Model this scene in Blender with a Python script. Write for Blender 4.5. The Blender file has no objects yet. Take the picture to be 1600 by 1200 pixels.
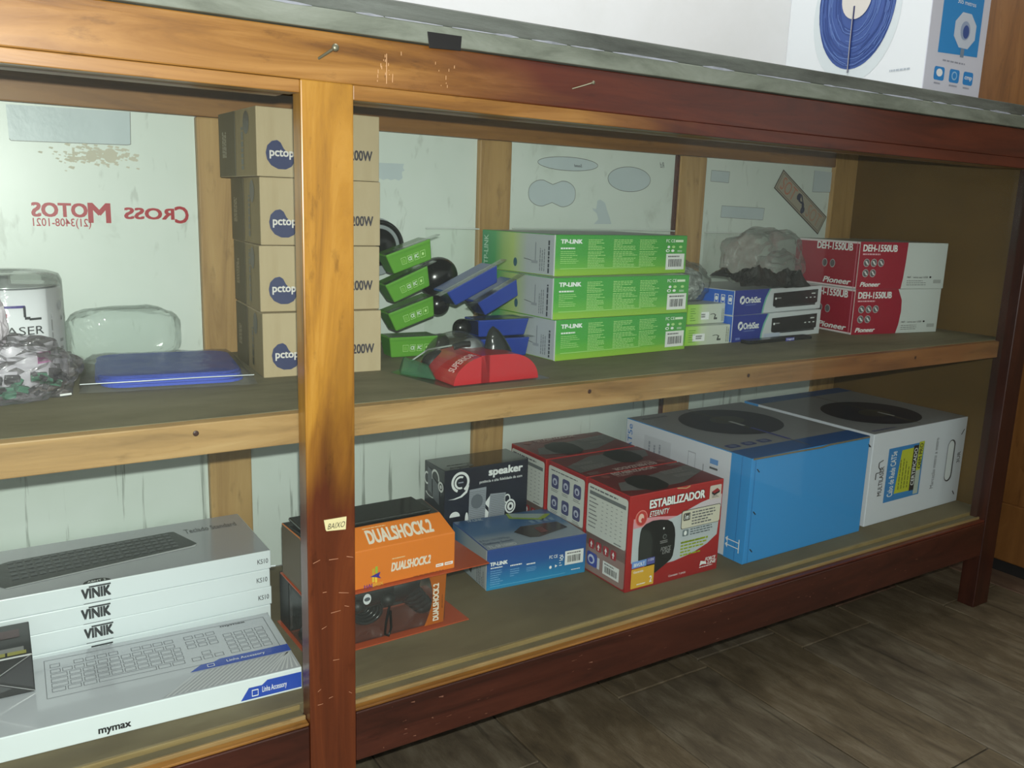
import bpy, bmesh, math, random
from mathutils import Vector, Matrix, noise as mnoise

# ------------------------------------------------------------------ camera
C = bpy.context.scene.collection
sc = bpy.context.scene
CAM = Vector((-0.31793, -0.91154, 0.81677))
YAW, PIT, ROL = 0.575594, -0.202466, 0.033241
fwd = Vector((math.sin(YAW) * math.cos(PIT), math.cos(YAW) * math.cos(PIT), math.sin(PIT)))
rt = Vector((math.cos(YAW), -math.sin(YAW), 0.0)); up = rt.cross(fwd)
rt2 = math.cos(ROL) * rt + math.sin(ROL) * up; up2 = -math.sin(ROL) * rt + math.cos(ROL) * up
cd = bpy.data.cameras.new('camera'); cam = bpy.data.objects.new('camera', cd); C.objects.link(cam)
m = Matrix((rt2, up2, -fwd)).transposed().to_4x4(); m.translation = CAM
cam.matrix_world = m
cd.sensor_width = 36; cd.lens = 1352.97 / 1600 * 36; cd.clip_start = 0.02
sc.camera = cam
# ------------------------------------------------------------------ light
w = bpy.data.worlds.new('world'); sc.world = w; w.use_nodes = True
w.node_tree.nodes['Background'].inputs[0].default_value = (0.5, 0.5, 0.5, 1)
w.node_tree.nodes['Background'].inputs[1].default_value = 0.1
def light(name, kind, loc, energy, color, size=.02, sy=None, rot=(0, 0, 0)):
    l = bpy.data.lights.new(name, kind); l.energy = energy; l.color = color
    if kind == 'AREA':
        l.shape = 'RECTANGLE'; l.size = size; l.size_y = sy or size
    else: l.shadow_soft_size = size
    o = bpy.data.objects.new(name, l); C.objects.link(o); o.location = loc; o.rotation_euler = rot
    return o
FLASH = light('phone_flash', 'POINT', CAM + up2 * 0.035 + rt2 * .005, 57.0, (1.0, .985, .95), .006)
ROOM = light('ceiling_light', 'AREA', (0.7, 0.14, 2.58), 25.0, (1.0, .98, .96), 1.2, .5)
sc.view_settings.view_transform = 'Standard'; sc.view_settings.look = 'None'
sc.cycles.transparent_max_bounces = 40
sc.view_settings.exposure = 0.0; sc.view_settings.gamma = 1.0; sc.view_settings.use_curve_mapping = False
S = 0.5797   # upper shelf surface
B = 0.2059   # bottom board surface
random.seed(7)

# ------------------------------------------------------------------ materials
def lin(c):
    return tuple((x / 255 / 12.92 if x / 255 <= .04045 else ((x / 255 + .055) / 1.055) ** 2.4) for x in c) + (1,)
MC = {}
def newmat(name):
    m = bpy.data.materials.new(name); m.use_nodes = True
    return m, m.node_tree.nodes, m.node_tree.links, m.node_tree.nodes['Principled BSDF']
def P(r, g, b, rough=.42, spec=.45, metal=0, coat=0):
    k = (r, g, b, rough, spec, metal, coat)
    if k not in MC:
        m, N, L, bs = newmat('print_%d_%d_%d' % (r, g, b))
        bs.inputs['Base Color'].default_value = lin((r, g, b)); bs.inputs['Roughness'].default_value = rough
        bs.inputs['Specular IOR Level'].default_value = spec; bs.inputs['Metallic'].default_value = metal
        bs.inputs['Coat Weight'].default_value = coat; bs.inputs['Coat Roughness'].default_value = .08
        MC[k] = m
    return MC[k]
def ramp(N, stops):
    r = N.new('ShaderNodeValToRGB'); e = r.color_ramp.elements
    while len(e) < len(stops): e.new(.5)
    for i, (p, c) in enumerate(stops): e[i].position = p; e[i].color = lin(c)
    return r
def noisenode(N, L, src, scale, detail=6, rough=.6, vec=(1, 1, 1), dist=0):
    mp = N.new('ShaderNodeMapping'); mp.inputs['Scale'].default_value = vec
    n = N.new('ShaderNodeTexNoise'); n.inputs['Scale'].default_value = scale; n.inputs['Detail'].default_value = detail
    n.inputs['Roughness'].default_value = rough; n.inputs['Distortion'].default_value = dist
    L.new(src, mp.inputs['Vector']); L.new(mp.outputs[0], n.inputs['Vector'])
    return n
def mix(N, L, f, a, b, mode='MIX'):
    x = N.new('ShaderNodeMix'); x.data_type = 'RGBA'; x.blend_type = mode
    for i, v in ((0, f), (6, a), (7, b)):
        if hasattr(v, 'is_linked') or hasattr(v, 'links'): L.new(v, x.inputs[i])
        else: x.inputs[i].default_value = v
    return x.outputs[2]
def bump(N, L, bs, h, s, d=.002):
    b = N.new('ShaderNodeBump'); b.inputs['Strength'].default_value = s; b.inputs['Distance'].default_value = d
    L.new(h, b.inputs['Height']); L.new(b.outputs[0], bs.inputs['Normal'])
def wood(name, stops, axis='x', rough=.38, coat=.25, scale=9, patch=None, pscale=3.5, edge=None, stretch=.09, spec=.4):
    """varnished timber: stretched grain, broad stain patches (patch = other ramp), optional tint change along an axis"""
    m, N, L, bs = newmat(name)
    tc = N.new('ShaderNodeTexCoord').outputs['Object']
    v = {'x': (stretch, 1, 1), 'y': (1, stretch, 1), 'z': (1, 1, stretch)}[axis]
    g = noisenode(N, L, tc, scale * 4, 8, .65, v, 1.2)
    r = ramp(N, stops); L.new(g.outputs[0], r.inputs[0]); col = r.outputs[0]
    if patch:
        r2 = ramp(N, patch); L.new(g.outputs[0], r2.inputs[0])
        n2 = noisenode(N, L, tc, pscale, 4, .6, tuple(a ** .45 for a in v), .6)
        fac = n2.outputs[0]
        if edge:
            ax, a, b, w = edge
            sp = N.new('ShaderNodeSeparateXYZ'); L.new(tc, sp.inputs[0])
            mr = N.new('ShaderNodeMapRange'); mr.inputs[1].default_value = a; mr.inputs[2].default_value = b
            mr.inputs[3].default_value = -w; mr.inputs[4].default_value = w
            L.new(sp.outputs['xyz'.index(ax)], mr.inputs[0])
            ad = N.new('ShaderNodeMath'); ad.operation = 'ADD'; L.new(fac, ad.inputs[0]); L.new(mr.outputs[0], ad.inputs[1]); fac = ad.outputs[0]
        st = N.new('ShaderNodeMapRange'); st.inputs[1].default_value = .40; st.inputs[2].default_value = .62; L.new(fac, st.inputs[0])
        col = mix(N, L, st.outputs[0], col, r2.outputs[0])
    # worn specks and dirt
    n3 = noisenode(N, L, tc, 60, 5, .7, tuple(a ** .5 for a in v))
    d = ramp(N, [(.28, (150, 140, 125)), (.42, (255, 255, 255))]); L.new(n3.outputs[0], d.inputs[0])
    col = mix(N, L, .5, col, d.outputs[0], 'MULTIPLY')
    L.new(col, bs.inputs['Base Color'])
    bs.inputs['Roughness'].default_value = rough; bs.inputs['Coat Weight'].default_value = coat
    bs.inputs['Coat Roughness'].default_value = .22; bs.inputs['Specular IOR Level'].default_value = spec
    bump(N, L, bs, g.outputs[0], .25, .001)
    return m
def mottled(name, stops, scale=8, vec=(1, 1, 1), rough=.8, b=.2, detail=8, streaks=None, spec=.3, coat=0):
    m, N, L, bs = newmat(name); tc = N.new('ShaderNodeTexCoord').outputs['Object']
    n = noisenode(N, L, tc, scale, detail, .65, vec, .4); r = ramp(N, stops); L.new(n.outputs[0], r.inputs[0]); col = r.outputs[0]
    if streaks:
        c, sv, lo, hi, amt, ss = streaks
        n2 = noisenode(N, L, tc, ss, 5, .6, sv, .3); q = ramp(N, [(lo, c), (hi, (255, 255, 255))]); L.new(n2.outputs[0], q.inputs[0])
        col = mix(N, L, amt, col, q.outputs[0], 'MULTIPLY')
    L.new(col, bs.inputs['Base Color']); bs.inputs['Roughness'].default_value = rough
    bs.inputs['Specular IOR Level'].default_value = spec; bs.inputs['Coat Weight'].default_value = coat
    n4 = noisenode(N, L, tc, scale * 8, 6, .7, vec); bump(N, L, bs, n4.outputs[0], b, .002)
    return m
def film(name, tint=(255, 255, 255), opac=.12, body=(190, 195, 195), rough=.08, bumps=0, gloss=1.0, bscale=40):
    """thin clear plastic or glass: transparent + fresnel gloss + slight body colour"""
    m, N, L, bs = newmat(name)
    out = N['Material Output']
    tr = N.new('ShaderNodeBsdfTransparent'); tr.inputs[0].default_value = lin(tint)
    gl = N.new('ShaderNodeBsdfGlossy'); gl.inputs['Roughness'].default_value = rough
    bs.inputs['Base Color'].default_value = lin(body); bs.inputs['Roughness'].default_value = .3
    fr = N.new('ShaderNodeFresnel'); fr.inputs[0].default_value = 1.45
    mu = N.new('ShaderNodeMath'); mu.operation = 'MULTIPLY'; mu.inputs[1].default_value = gloss; L.new(fr.outputs[0], mu.inputs[0])
    a = N.new('ShaderNodeMixShader'); a.inputs[0].default_value = opac; L.new(tr.outputs[0], a.inputs[1]); L.new(bs.outputs[0], a.inputs[2])
    b = N.new('ShaderNodeMixShader'); L.new(mu.outputs[0], b.inputs[0]); L.new(a.outputs[0], b.inputs[1]); L.new(gl.outputs[0], b.inputs[2])
    L.new(b.outputs[0], out.inputs[0])
    if bumps:
        tc = N.new('ShaderNodeTexCoord').outputs['Object']; n = noisenode(N, L, tc, bscale, 4, .6, (1, 1, 1), 1.0)
        bm = N.new('ShaderNodeBump'); bm.inputs['Strength'].default_value = bumps; bm.inputs['Distance'].default_value = .01
        L.new(n.outputs[0], bm.inputs['Height'])
        L.new(bm.outputs[0], gl.inputs['Normal'])
        L.new(bm.outputs[0], bs.inputs['Normal'])
    return m
def grad(name, axis, stops, lo, hi, rough=.35, coat=.2):
    """printed colour blend across a box face, in the box's own coordinates"""
    m, N, L, bs = newmat(name); tc = N.new('ShaderNodeTexCoord').outputs['Object']
    sp = N.new('ShaderNodeSeparateXYZ'); L.new(tc, sp.inputs[0]); mr = N.new('ShaderNodeMapRange')
    mr.inputs[1].default_value = lo; mr.inputs[2].default_value = hi; L.new(sp.outputs['xyz'.index(axis)], mr.inputs[0])
    r = ramp(N, stops); L.new(mr.outputs[0], r.inputs[0]); L.new(r.outputs[0], bs.inputs['Base Color'])
    bs.inputs['Roughness'].default_value = rough; bs.inputs['Coat Weight'].default_value = coat; bs.inputs['Coat Roughness'].default_value = .1
    return m

HONEY = [(.28, (90, 56, 20)), (.5, (134, 93, 38)), (.72, (164, 122, 64))]
MAHOG = [(.25, (50, 18, 9)), (.5, (78, 32, 17)), (.75, (96, 44, 25))]
M_header = wood('header_varnish', HONEY, 'x', .36, .3, 7, MAHOG, 2.6, ('x', -.40, .62, .32))
M_strip = wood('strip_varnish', HONEY, 'x', .4, .3, 7, MAHOG, 3, ('x', -.2, 1.1, .26))
M_post = wood('post_varnish', [(.25, (104, 68, 18)), (.5, (158, 114, 36)), (.75, (188, 146, 66))], 'z', .33, .4, 6,
              [(.25, (58, 26, 12)), (.5, (88, 42, 20)), (.75, (118, 62, 30))], 6, ('z', .66, .40, .24))
M_dark = wood('dark_mahogany', [(.25, (34, 15, 9)), (.5, (60, 28, 18)), (.75, (78, 40, 27))], 'x', .42, .2, 7)
M_edge = wood('shelf_lipping_wood', [(.25, (116, 88, 52)), (.5, (158, 124, 78)), (.75, (178, 146, 100))], 'x', .5, .1, 7,
              [(.25, (90, 52, 26)), (.5, (130, 82, 44)), (.75, (150, 100, 58))], 3, ('x', -.1, 1.2, .22))
M_stile = wood('stile_wood', [(.25, (140, 106, 62)), (.5, (176, 140, 88)), (.75, (194, 160, 106))], 'z', .5, .15, 6)
M_stile2 = wood('rear_rail_wood', [(.25, (104, 66, 28)), (.5, (140, 96, 46)), (.75, (158, 116, 62))], 'x', .5, .15, 5)
M_ply = mottled('side_plywood', [(.3, (84, 64, 30)), (.6, (104, 80, 42)), (.8, (118, 92, 52))], 5, (1, .4, 1), .6)
M_shelf = mottled('dusty_shelf_top', [(.25, (92, 84, 64)), (.5, (128, 120, 94)), (.75, (150, 142, 116))], 7, (.35, 1, 1), .75)
M_board = mottled('dusty_bottom_board', [(.25, (86, 74, 54)), (.5, (110, 98, 73)), (.75, (128, 117, 92))], 6, (.5, 1, 1), .75)
M_track = wood('worn_track_wood', [(.25, (110, 92, 60)), (.5, (140, 118, 74)), (.75, (160, 142, 104))], 'x', .55, .05, 8)
M_panel = mottled('white_painted_panel', [(.24, (176, 184, 174)), (.42, (212, 222, 214)), (.8, (220, 228, 222))], 9, (1, 1, .8), .35, .04, 8,
                  ((160, 162, 152), (1, 1, .3), .30, .38, .3, 50), .5)
M_under = mottled('panel_lower_runs', [(.24, (176, 184, 174)), (.42, (208, 218, 210)), (.8, (216, 225, 219))], 9, (1, 1, .8), .35, .04, 8,
                  ((96, 100, 90), (1, 1, .06), .35, .42, .6, 55), .5)
M_patch = mottled('bare_glass_patch', [(.3, (186, 199, 202)), (.7, (200, 212, 215))], 6, rough=.3)
M_line = P(120, 122, 116)
M_stone = mottled('grey_green_slate', [(.25, (80, 86, 76)), (.5, (116, 124, 112)), (.78, (140, 148, 138))], 26, (.3, 1, 1), .6, .3)
M_stone2 = mottled('slate_edge_painted_shade', [(.25, (52, 56, 52)), (.5, (84, 90, 84)), (.78, (112, 120, 114))], 20, (.2, 1, 1), .55, .4)  # same slate, coloured darker to paint in the shading of the sloped edge
M_chip = mottled('pale_chipped_stone', [(.3, (110, 116, 122)), (.7, (150, 156, 166))], 30, rough=.6)
M_wall = mottled('white_wall_paint', [(.3, (228, 232, 232)), (.7, (236, 240, 242))], 3, rough=.7, b=.15)
M_ceil = mottled('ceiling_paint', [(.3, (205, 205, 200)), (.7, (215, 215, 210))], 3, rough=.8)
M_floor = [mottled('slate_tile_%d' % i, [(.22, a), (.5, b_), (.8, c_)], 26, (1, .34, 1), .6, .6, 14,
                   ((120, 120, 110), (1, .06, 1), .32, .40, .5, 60), .4) for i, (a, b_, c_) in enumerate([
    ((52, 46, 34), (86, 76, 57), (118, 110, 92)), ((50, 46, 35), (82, 77, 59), (116, 112, 94)),
    ((58, 43, 34), (92, 73, 57), (121, 105, 89)), ((52, 46, 36), (84, 76, 60), (117, 111, 94))])]
M_grout = mottled('dirty_grout', [(.3, (44, 40, 33)), (.7, (84, 78, 66))], 20)
M_door = wood('door_wood', [(.25, (72, 44, 18)), (.5, (104, 68, 30)), (.75, (122, 84, 42))], 'z', .45, .2, 5)
M_glass = film('sliding_glass', (250, 253, 251), .012, (200, 210, 205), .02, 0, .03)
M_clear = film('clear_plastic', (253, 254, 253), .02, (236, 240, 238), .07, .1, .6, 60)
M_clearsheet = film('clear_sheet', (254, 255, 254), .02, (240, 244, 242), .12, .1, .15, 12)
M_bag = film('crinkled_bag', (252, 253, 252), .05, (244, 246, 244), .10, .6, .45, 30)
M_greenclear = film('green_tinted_plastic', (190, 226, 204), .22, (110, 170, 136), .12, .2, .5)
M_black = P(14, 14, 15, .22, .5); M_blackm = P(22, 22, 22, .5); M_nail = P(120, 120, 100, .4, .5, .6)
M_kraft = mottled('kraft_card', [(.3, (172, 154, 122)), (.7, (184, 167, 136))], 30, (1, 1, .2), .8, .08)
M_kraftS = mottled('kraft_card_side', [(.3, (150, 132, 96)), (.7, (164, 146, 108))], 30, (1, 1, .2), .8, .08)
M_kraftD = mottled('kraft_flap_brown', [(.3, (104, 92, 66)), (.7, (116, 104, 76))], 30, (1, 1, .2), .8, .08)

# ------------------------------------------------------------------ mesh helpers
def link(name, me, parent=None, mats=()):
    o = bpy.data.objects.new(name, me); C.objects.link(o)
    for x in mats: me.materials.append(x)
    if parent is not None: o.parent = parent
    return o
def bevel(bm, w, seg=2):
    if w: bmesh.ops.bevel(bm, geom=list(bm.edges), offset=w, segments=seg, affect='EDGES', profile=.5)
def tome(bm, smooth=False):
    bmesh.ops.recalc_face_normals(bm, faces=bm.faces)
    me = bpy.data.meshes.new('mesh'); bm.to_mesh(me); bm.free()
    if smooth:
        for p in me.polygons: p.use_smooth = True
    return me
def add_hexa(bm, pts, mi=0):
    """8 points: bottom ccw 0-3, top ccw 4-7"""
    v = [bm.verts.new(p) for p in pts]
    fs = [bm.faces.new([v[i] for i in q]) for q in ((3, 2, 1, 0), (4, 5, 6, 7), (0, 1, 5, 4), (1, 2, 6, 5), (2, 3, 7, 6), (3, 0, 4, 7))]
    for f in fs: f.material_index = mi
    return fs   # bottom, top, front, right, back, left
def boxpts(x0, x1, y0, y1, z0, z1):
    return [(x0, y0, z0), (x1, y0, z0), (x1, y1, z0), (x0, y1, z0), (x0, y0, z1), (x1, y0, z1), (x1, y1, z1), (x0, y1, z1)]
def block(name, x0, x1, y0, y1, z0, z1, mat, parent=None, bv=.002, seg=2):
    bm = bmesh.new(); add_hexa(bm, boxpts(x0, x1, y0, y1, z0, z1)); bevel(bm, bv, seg)
    return link(name, tome(bm), parent, (mat,))
def hexa(name, pts, mat, parent=None, bv=.002):
    bm = bmesh.new(); add_hexa(bm, pts); bevel(bm, bv)
    return link(name, tome(bm), parent, (mat,))
def tago(o, label, cat, group=None):
    o['label'] = label; o['category'] = cat
    if group: o['group'] = group
    return o
def thing(name, label, cat, loc, rot=(0, 0, 0), group=None):
    o = bpy.data.objects.new(name, None); C.objects.link(o); o.location = loc; o.rotation_euler = rot; o.empty_display_size = .05
    return tago(o, label, cat, group)
def struct(o): o['kind'] = 'structure'; return o
def sphere(bm, c, r, seg=20, rings=12, mi=0, zmin=None):
    M = Matrix.Translation(c) @ Matrix.Diagonal((r[0], r[1], r[2], 1))
    g = bmesh.ops.create_uvsphere(bm, u_segments=seg, v_segments=rings, radius=1, matrix=M)
    for v in g['verts']:
        for f in v.link_faces: f.material_index = mi
    if zmin is not None:
        for v in g['verts']: v.co.z = max(v.co.z, zmin)
    return g['verts']
def tube(name, pts, r, mat, parent=None, n=8, cyclic=False):
    cu = bpy.data.curves.new('c', 'CURVE'); cu.dimensions = '3D'; sp = cu.splines.new('POLY'); sp.points.add(len(pts) - 1)
    for i, p in enumerate(pts): sp.points[i].co = (*p, 1)
    sp.use_cyclic_u = cyclic
    cu.bevel_depth = r; cu.bevel_resolution = 2; cu.use_fill_caps = True
    o = bpy.data.objects.new('t', cu); me = bpy.data.meshes.new_from_object(o); bpy.data.objects.remove(o)
    for p in me.polygons: p.use_smooth = True
    me.materials.clear()
    return link(name, me, parent, (mat,))
def lathe(name, prof, mat, parent=None, n=48, mats=None, mi=None):
    bm = bmesh.new(); rings = []
    for r, z in prof:
        rings.append([bm.verts.new((r * math.cos(2 * math.pi * k / n), r * math.sin(2 * math.pi * k / n), z)) for k in range(n)])
    for i in range(len(rings) - 1):
        for k in range(n):
            f = bm.faces.new([rings[i][k], rings[i][(k + 1) % n], rings[i + 1][(k + 1) % n], rings[i + 1][k]])
            if mi: f.material_index = mi[i]
    o = link(name, tome(bm, True), parent, mats or (mat,))
    return o

# ------------------------------------------------------------------ printed artwork
GC = {}
def glyphs(s, bold=0.0, shear=0.0):
    k = (s, bold, shear)
    if k not in GC:
        cu = bpy.data.curves.new('t', 'FONT'); cu.body = s; cu.size = 1; cu.resolution_u = 3; cu.offset = bold; cu.shear = shear
        o = bpy.data.objects.new('t', cu); C.objects.link(o)
        me = bpy.data.meshes.new_from_object(o.evaluated_get(bpy.context.evaluated_depsgraph_get()))
        vs = [(v.co.x, v.co.y) for v in me.vertices]; fs = [tuple(p.vertices) for p in me.polygons]
        bpy.data.objects.remove(o); bpy.data.curves.remove(cu); bpy.data.meshes.remove(me)
        x0 = min(v[0] for v in vs); x1 = max(v[0] for v in vs); y0 = min(v[1] for v in vs); y1 = max(v[1] for v in vs)
        GC[k] = ([((x - x0) / (x1 - x0), (y - y0) / (y1 - y0)) for x, y in vs], fs)
    return GC[k]
class Art:
    E = .00035
    def __init__(s, name, parent, mapf): s.n, s.p, s.mf, s.v, s.f, s.mi, s.m = name, parent, mapf, [], [], [], []
    def mat(s, m):
        if m not in s.m: s.m.append(m)
        return s.m.index(m)
    def poly(s, pts, m, l=1):
        b = len(s.v); s.v += [s.mf(u, v, l * s.E) for u, v in pts]; s.f.append(tuple(range(b, b + len(pts)))); s.mi.append(s.mat(m)); return s
    def rect(s, a, b, c, d, m, l=1): return s.poly([(a, b), (c, b), (c, d), (a, d)], m, l)
    def rrect(s, a, b, c, d, m, l=1, r=.1, asp=1.0):
        """rounded rectangle; r fraction of its height, asp = face width/height"""
        rv = r * (d - b); ru = rv / asp; pts = []
        for cu, cv, t0 in ((c - ru, b + rv, -90), (c - ru, d - rv, 0), (a + ru, d - rv, 90), (a + ru, b + rv, 180)):
            for k in range(5):
                t = math.radians(t0 + 22.5 * k); pts.append((cu + ru * math.cos(t), cv + rv * math.sin(t)))
        return s.poly(pts, m, l)
    def ell(s, cu, cv, ru, rv, m, l=1, n=24, a0=0, a1=360):
        return s.poly([(cu + ru * math.cos(math.radians(a0 + (a1 - a0) * k / n)), cv + rv * math.sin(math.radians(a0 + (a1 - a0) * k / n))) for k in range(n + (a1 - a0 < 360))], m, l)
    def strip(s, pts, t, m, l=1):
        """polyline of thickness t (u,v same metric)"""
        for (a, b), (c, d) in zip(pts, pts[1:]):
            L = math.hypot(c - a, d - b) or 1; nx, ny = -(d - b) / L * t / 2, (c - a) / L * t / 2
            s.poly([(a - nx, b - ny), (c - nx, d - ny), (c + nx, d + ny), (a + nx, b + ny)], m, l)
        return s
    def frame(s, a, b, c, d, tu, tv, m, l=1):
        s.rect(a, b, c, b + tv, m, l); s.rect(a, d - tv, c, d, m, l); s.rect(a, b + tv, a + tu, d - tv, m, l); s.rect(c - tu, b + tv, c, d - tv, m, l); return s
    def text(s, t, a, b, c, d, m, l=2, bold=.0, shear=0, rot=0, mir=False, part=None):
        if part:
            Art(part, s.p, s.mf).text(t, a, b, c, d, m, l, bold, shear, rot, mir).done(); return s
        if bold > .015:      # heavier strokes: the same letters laid down again slightly shifted
            sh = (bold + .004) * .95 / max(1, len(t)) ; sv = (bold + .004) * .5
            for q, (du, dv) in enumerate(((-1, -1), (1, -1), (-1, 1), (1, 1))):
                if rot in (90, -90): du, dv = dv * sv * (c - a), du * sh * (d - b)
                else: du, dv = du * sh * (c - a), dv * sv * (d - b)
                s.text(t, a + du, b + dv, c + du, d + dv, m, l + .18 * q, .0, shear, rot, mir)
            return s
        vs, fs = glyphs(t, bold, shear); k = len(s.v)
        for x, y in vs:
            if mir: x = 1 - x
            if rot == 90: x, y = 1 - y, x
            elif rot == -90: x, y = y, 1 - x
            elif rot == 180: x, y = 1 - x, 1 - y
            s.v.append(s.mf(a + (c - a) * x, b + (d - b) * y, l * s.E))
        i = s.mat(m)
        for f in fs: s.f.append(tuple(q + k for q in f)); s.mi.append(i)
        return s
    def lines(s, a, b, c, d, n, m, l=2, th=.45, seed=0, words=True, rot=False):
        R = random.Random(seed + n)
        for i in range(n):
            h = (d - b) / n if not rot else (c - a) / n
            L = R.uniform(.7, 1) if i % 4 != 3 else R.uniform(.3, .7)
            x = 0
            while x < L:
                wd = R.uniform(.06, .16) if words else L
                x2 = min(x + wd, L)
                if rot: s.rect(a + h * i + h * .25, b + (d - b) * x, a + h * i + h * (.25 + th), b + (d - b) * x2, m, l)
                else:
                    v = d - h * (i + 1) + h * .25; s.rect(a + (c - a) * x, v, a + (c - a) * x2, v + h * th, m, l)
                x = x2 + .025
        return s
    def barcode(s, a, b, c, d, l=2, seed=0, label=True):
        o_ = s; s = Art('barcode_label', o_.p, o_.mf)
        if label: s.rect(a, b, c, d, P(228, 230, 228), l)
        R = random.Random(seed); k = P(30, 30, 32); x = .14; y0, y1 = b + (d - b) * .18, b + (d - b) * .66
        while x < .84:
            wd = R.uniform(.012, .045); s.rect(a + (c - a) * x, y0, a + (c - a) * (x + wd), y1, k, l + 1); x += wd + R.uniform(.015, .04)
        s.lines(a + (c - a) * .1, b + (d - b) * .74, a + (c - a) * .9, b + (d - b) * .92, 1, P(110, 110, 110), l + 1, .5, seed)
        s.done()
        return o_
    def done(s, label=None):
        me = bpy.data.meshes.new('art'); me.from_pydata(s.v, [], s.f)
        for x in s.m: me.materials.append(x)
        me.polygons.foreach_set('material_index', s.mi); me.update()
        o = link(s.n, me, s.p)
        if label: o['label'] = label
        return o
def faces(w, d, h):
    return {'F': lambda u, v, e: (u * w, -e, v * h), 'L': lambda u, v, e: (-e, (1 - u) * d, v * h), 'T': lambda u, v, e: (u * w, v * d, h + e),
            'R': lambda u, v, e: (w + e, u * d, v * h)}
def carton(name, label, cat, x, y, z, th, w, d, h, mats, group=None, bv=.0012, bulge=0.0, body='box_body'):
    """mats = one material or dict of F,R,B,L,T,D"""
    t = thing(name, label, cat, (x, y, z), (0, 0, th), group)
    if not isinstance(mats, dict): mats = {'F': mats}
    ml = []; idx = []
    for k in 'DTFRBL':
        mm = mats.get(k, mats['F'])
        if mm not in ml: ml.append(mm)
        idx.append(ml.index(mm))
    bm = bmesh.new(); fs = add_hexa(bm, boxpts(0, w, 0, d, 0, h))
    for f, i in zip(fs, idx): f.material_index = i
    bevel(bm, bv, 2)
    link(body, tome(bm), t, ml)
    t['_d'] = (w, d, h)
    return t, faces(w, d, h)
def seam(parent, pts, r, mat, name='lid_seam'): return tube(name, pts, r, mat, parent)

WHITE = P(226, 232, 234, .35, .45, 0, .15); INK = P(34, 34, 38); INKG = P(96, 98, 104); TXT = P(235, 238, 238)

# ================================================================== ROOM
XL, XR, YF, YB_, ZC = -2.3, 1.75, -2.6, .80, 2.65
def plane_box(name, x0, x1, y0, y1, z0, z1, mat):
    return struct(block(name, x0, x1, y0, y1, z0, z1, mat, None, 0))
plane_box('wall_back', XL, XR, YB_, YB_ + .08, 0, ZC, M_wall)
plane_box('wall_left', XL - .08, XL, YF, YB_, 0, ZC, M_wall)
plane_box('wall_right', XR, XR + .08, YF, YB_, 0, ZC, M_wall)
plane_box('wall_front', XL, XR, YF - .08, YF, 0, ZC, M_wall)
plane_box('ceiling', XL, XR, YF, YB_, ZC, ZC + .08, M_ceil)
fl = plane_box('floor', XL, XR, YF, YB_, -.06, -.004, M_grout)
# slate tiles laid as long slabs across the counter; each is its own piece
R = random.Random(3); tx = -.485; meshes = {}
while tx < XR:
    tw = .213; y = -1.7 + R.uniform(0, .3)
    while y < YB_:
        tl = .43; y1 = min(y + tl, YB_); x1 = min(tx + tw, XR)
        if y1 - y > .03 and x1 - tx > .03:
            zt = R.uniform(-.0006, .0006)
            bm = bmesh.new(); add_hexa(bm, boxpts(tx + .0015, x1 - .0015, y + .0015, y1 - .0015, -.0045, zt)); bevel(bm, .0012, 1)
            o = link('floor_tile', tome(bm), fl, (M_floor[R.randrange(4)],))
        y += tl
    tx += tw
# wooden door on the right wall
dr = thing('door_1', 'tall varnished wooden door with raised panels beyond the counter end', 'door', (1.735, 0, 0)); dr['kind'] = 'structure'
for k in ('category',): del dr[k]
block('door_gap_shade', -.002, .010, -.62, .34, 0, .0295, P(16, 14, 12, .9), dr, 0)  # near-black block stands in for the shade in the gap under the door
block('door_leaf', 0, .014, -.62, .34, .03, 2.1, M_door, dr, .002)
for (a, b_, c_, d_) in ((-.62, -.5, .03, 2.1), (.10, .34, .03, 2.1)): block('door_stile', -.012, 0, a, b_, c_, d_, M_door, dr, .003)
for (c_, d_) in ((.03, .17), (.95, 1.07), (1.98, 2.1)): block('door_rail', -.0115, 0, -.5, .10, c_, d_, M_door, dr, .003)
bm = bmesh.new()
for (z0, z1) in ((.20, .92), (1.1, 1.95)):
    yy0, yy1, c = -.47, .07, .06
    o8 = [(yy0 + c, z0), (yy1 - c, z0), (yy1, z0 + c), (yy1, z1 - c), (yy1 - c, z1), (yy0 + c, z1), (yy0, z1 - c), (yy0, z0 + c)]
    a = [bm.verts.new((-.001, p, q)) for p, q in o8]
    cy, cz = (yy0 + yy1) / 2, (z0 + z1) / 2
    b_ = [bm.verts.new((-.011, cy + (p - cy) * .86, cz + (q - cz) * .92)) for p, q in o8]
    bm.faces.new(b_)
    for i in range(8): bm.faces.new([a[i], a[(i + 1) % 8], b_[(i + 1) % 8], b_[i]])
link('raised_panel', tome(bm), dr, (M_door,))
struct(block('trim_1', 1.722, 1.75, .342, .42, 0, 2.16, M_door, None, .003))
# ceiling lamp fixture
cl = thing('ceiling_lamp', 'rectangular ceiling light fitting above the counter, outside the picture', 'lamp', (.7, .1, ZC))
block('lamp_housing', -.62, .62, -.27, .27, -.05, 0, P(230, 230, 230), cl, .004)

# ================================================================== COUNTER
ct = thing('display_counter', 'long varnished wooden display counter with glass front, one upper shelf and white rear panels', 'counter', (0, 0, 0))
YP = .455; YS = .445
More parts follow.
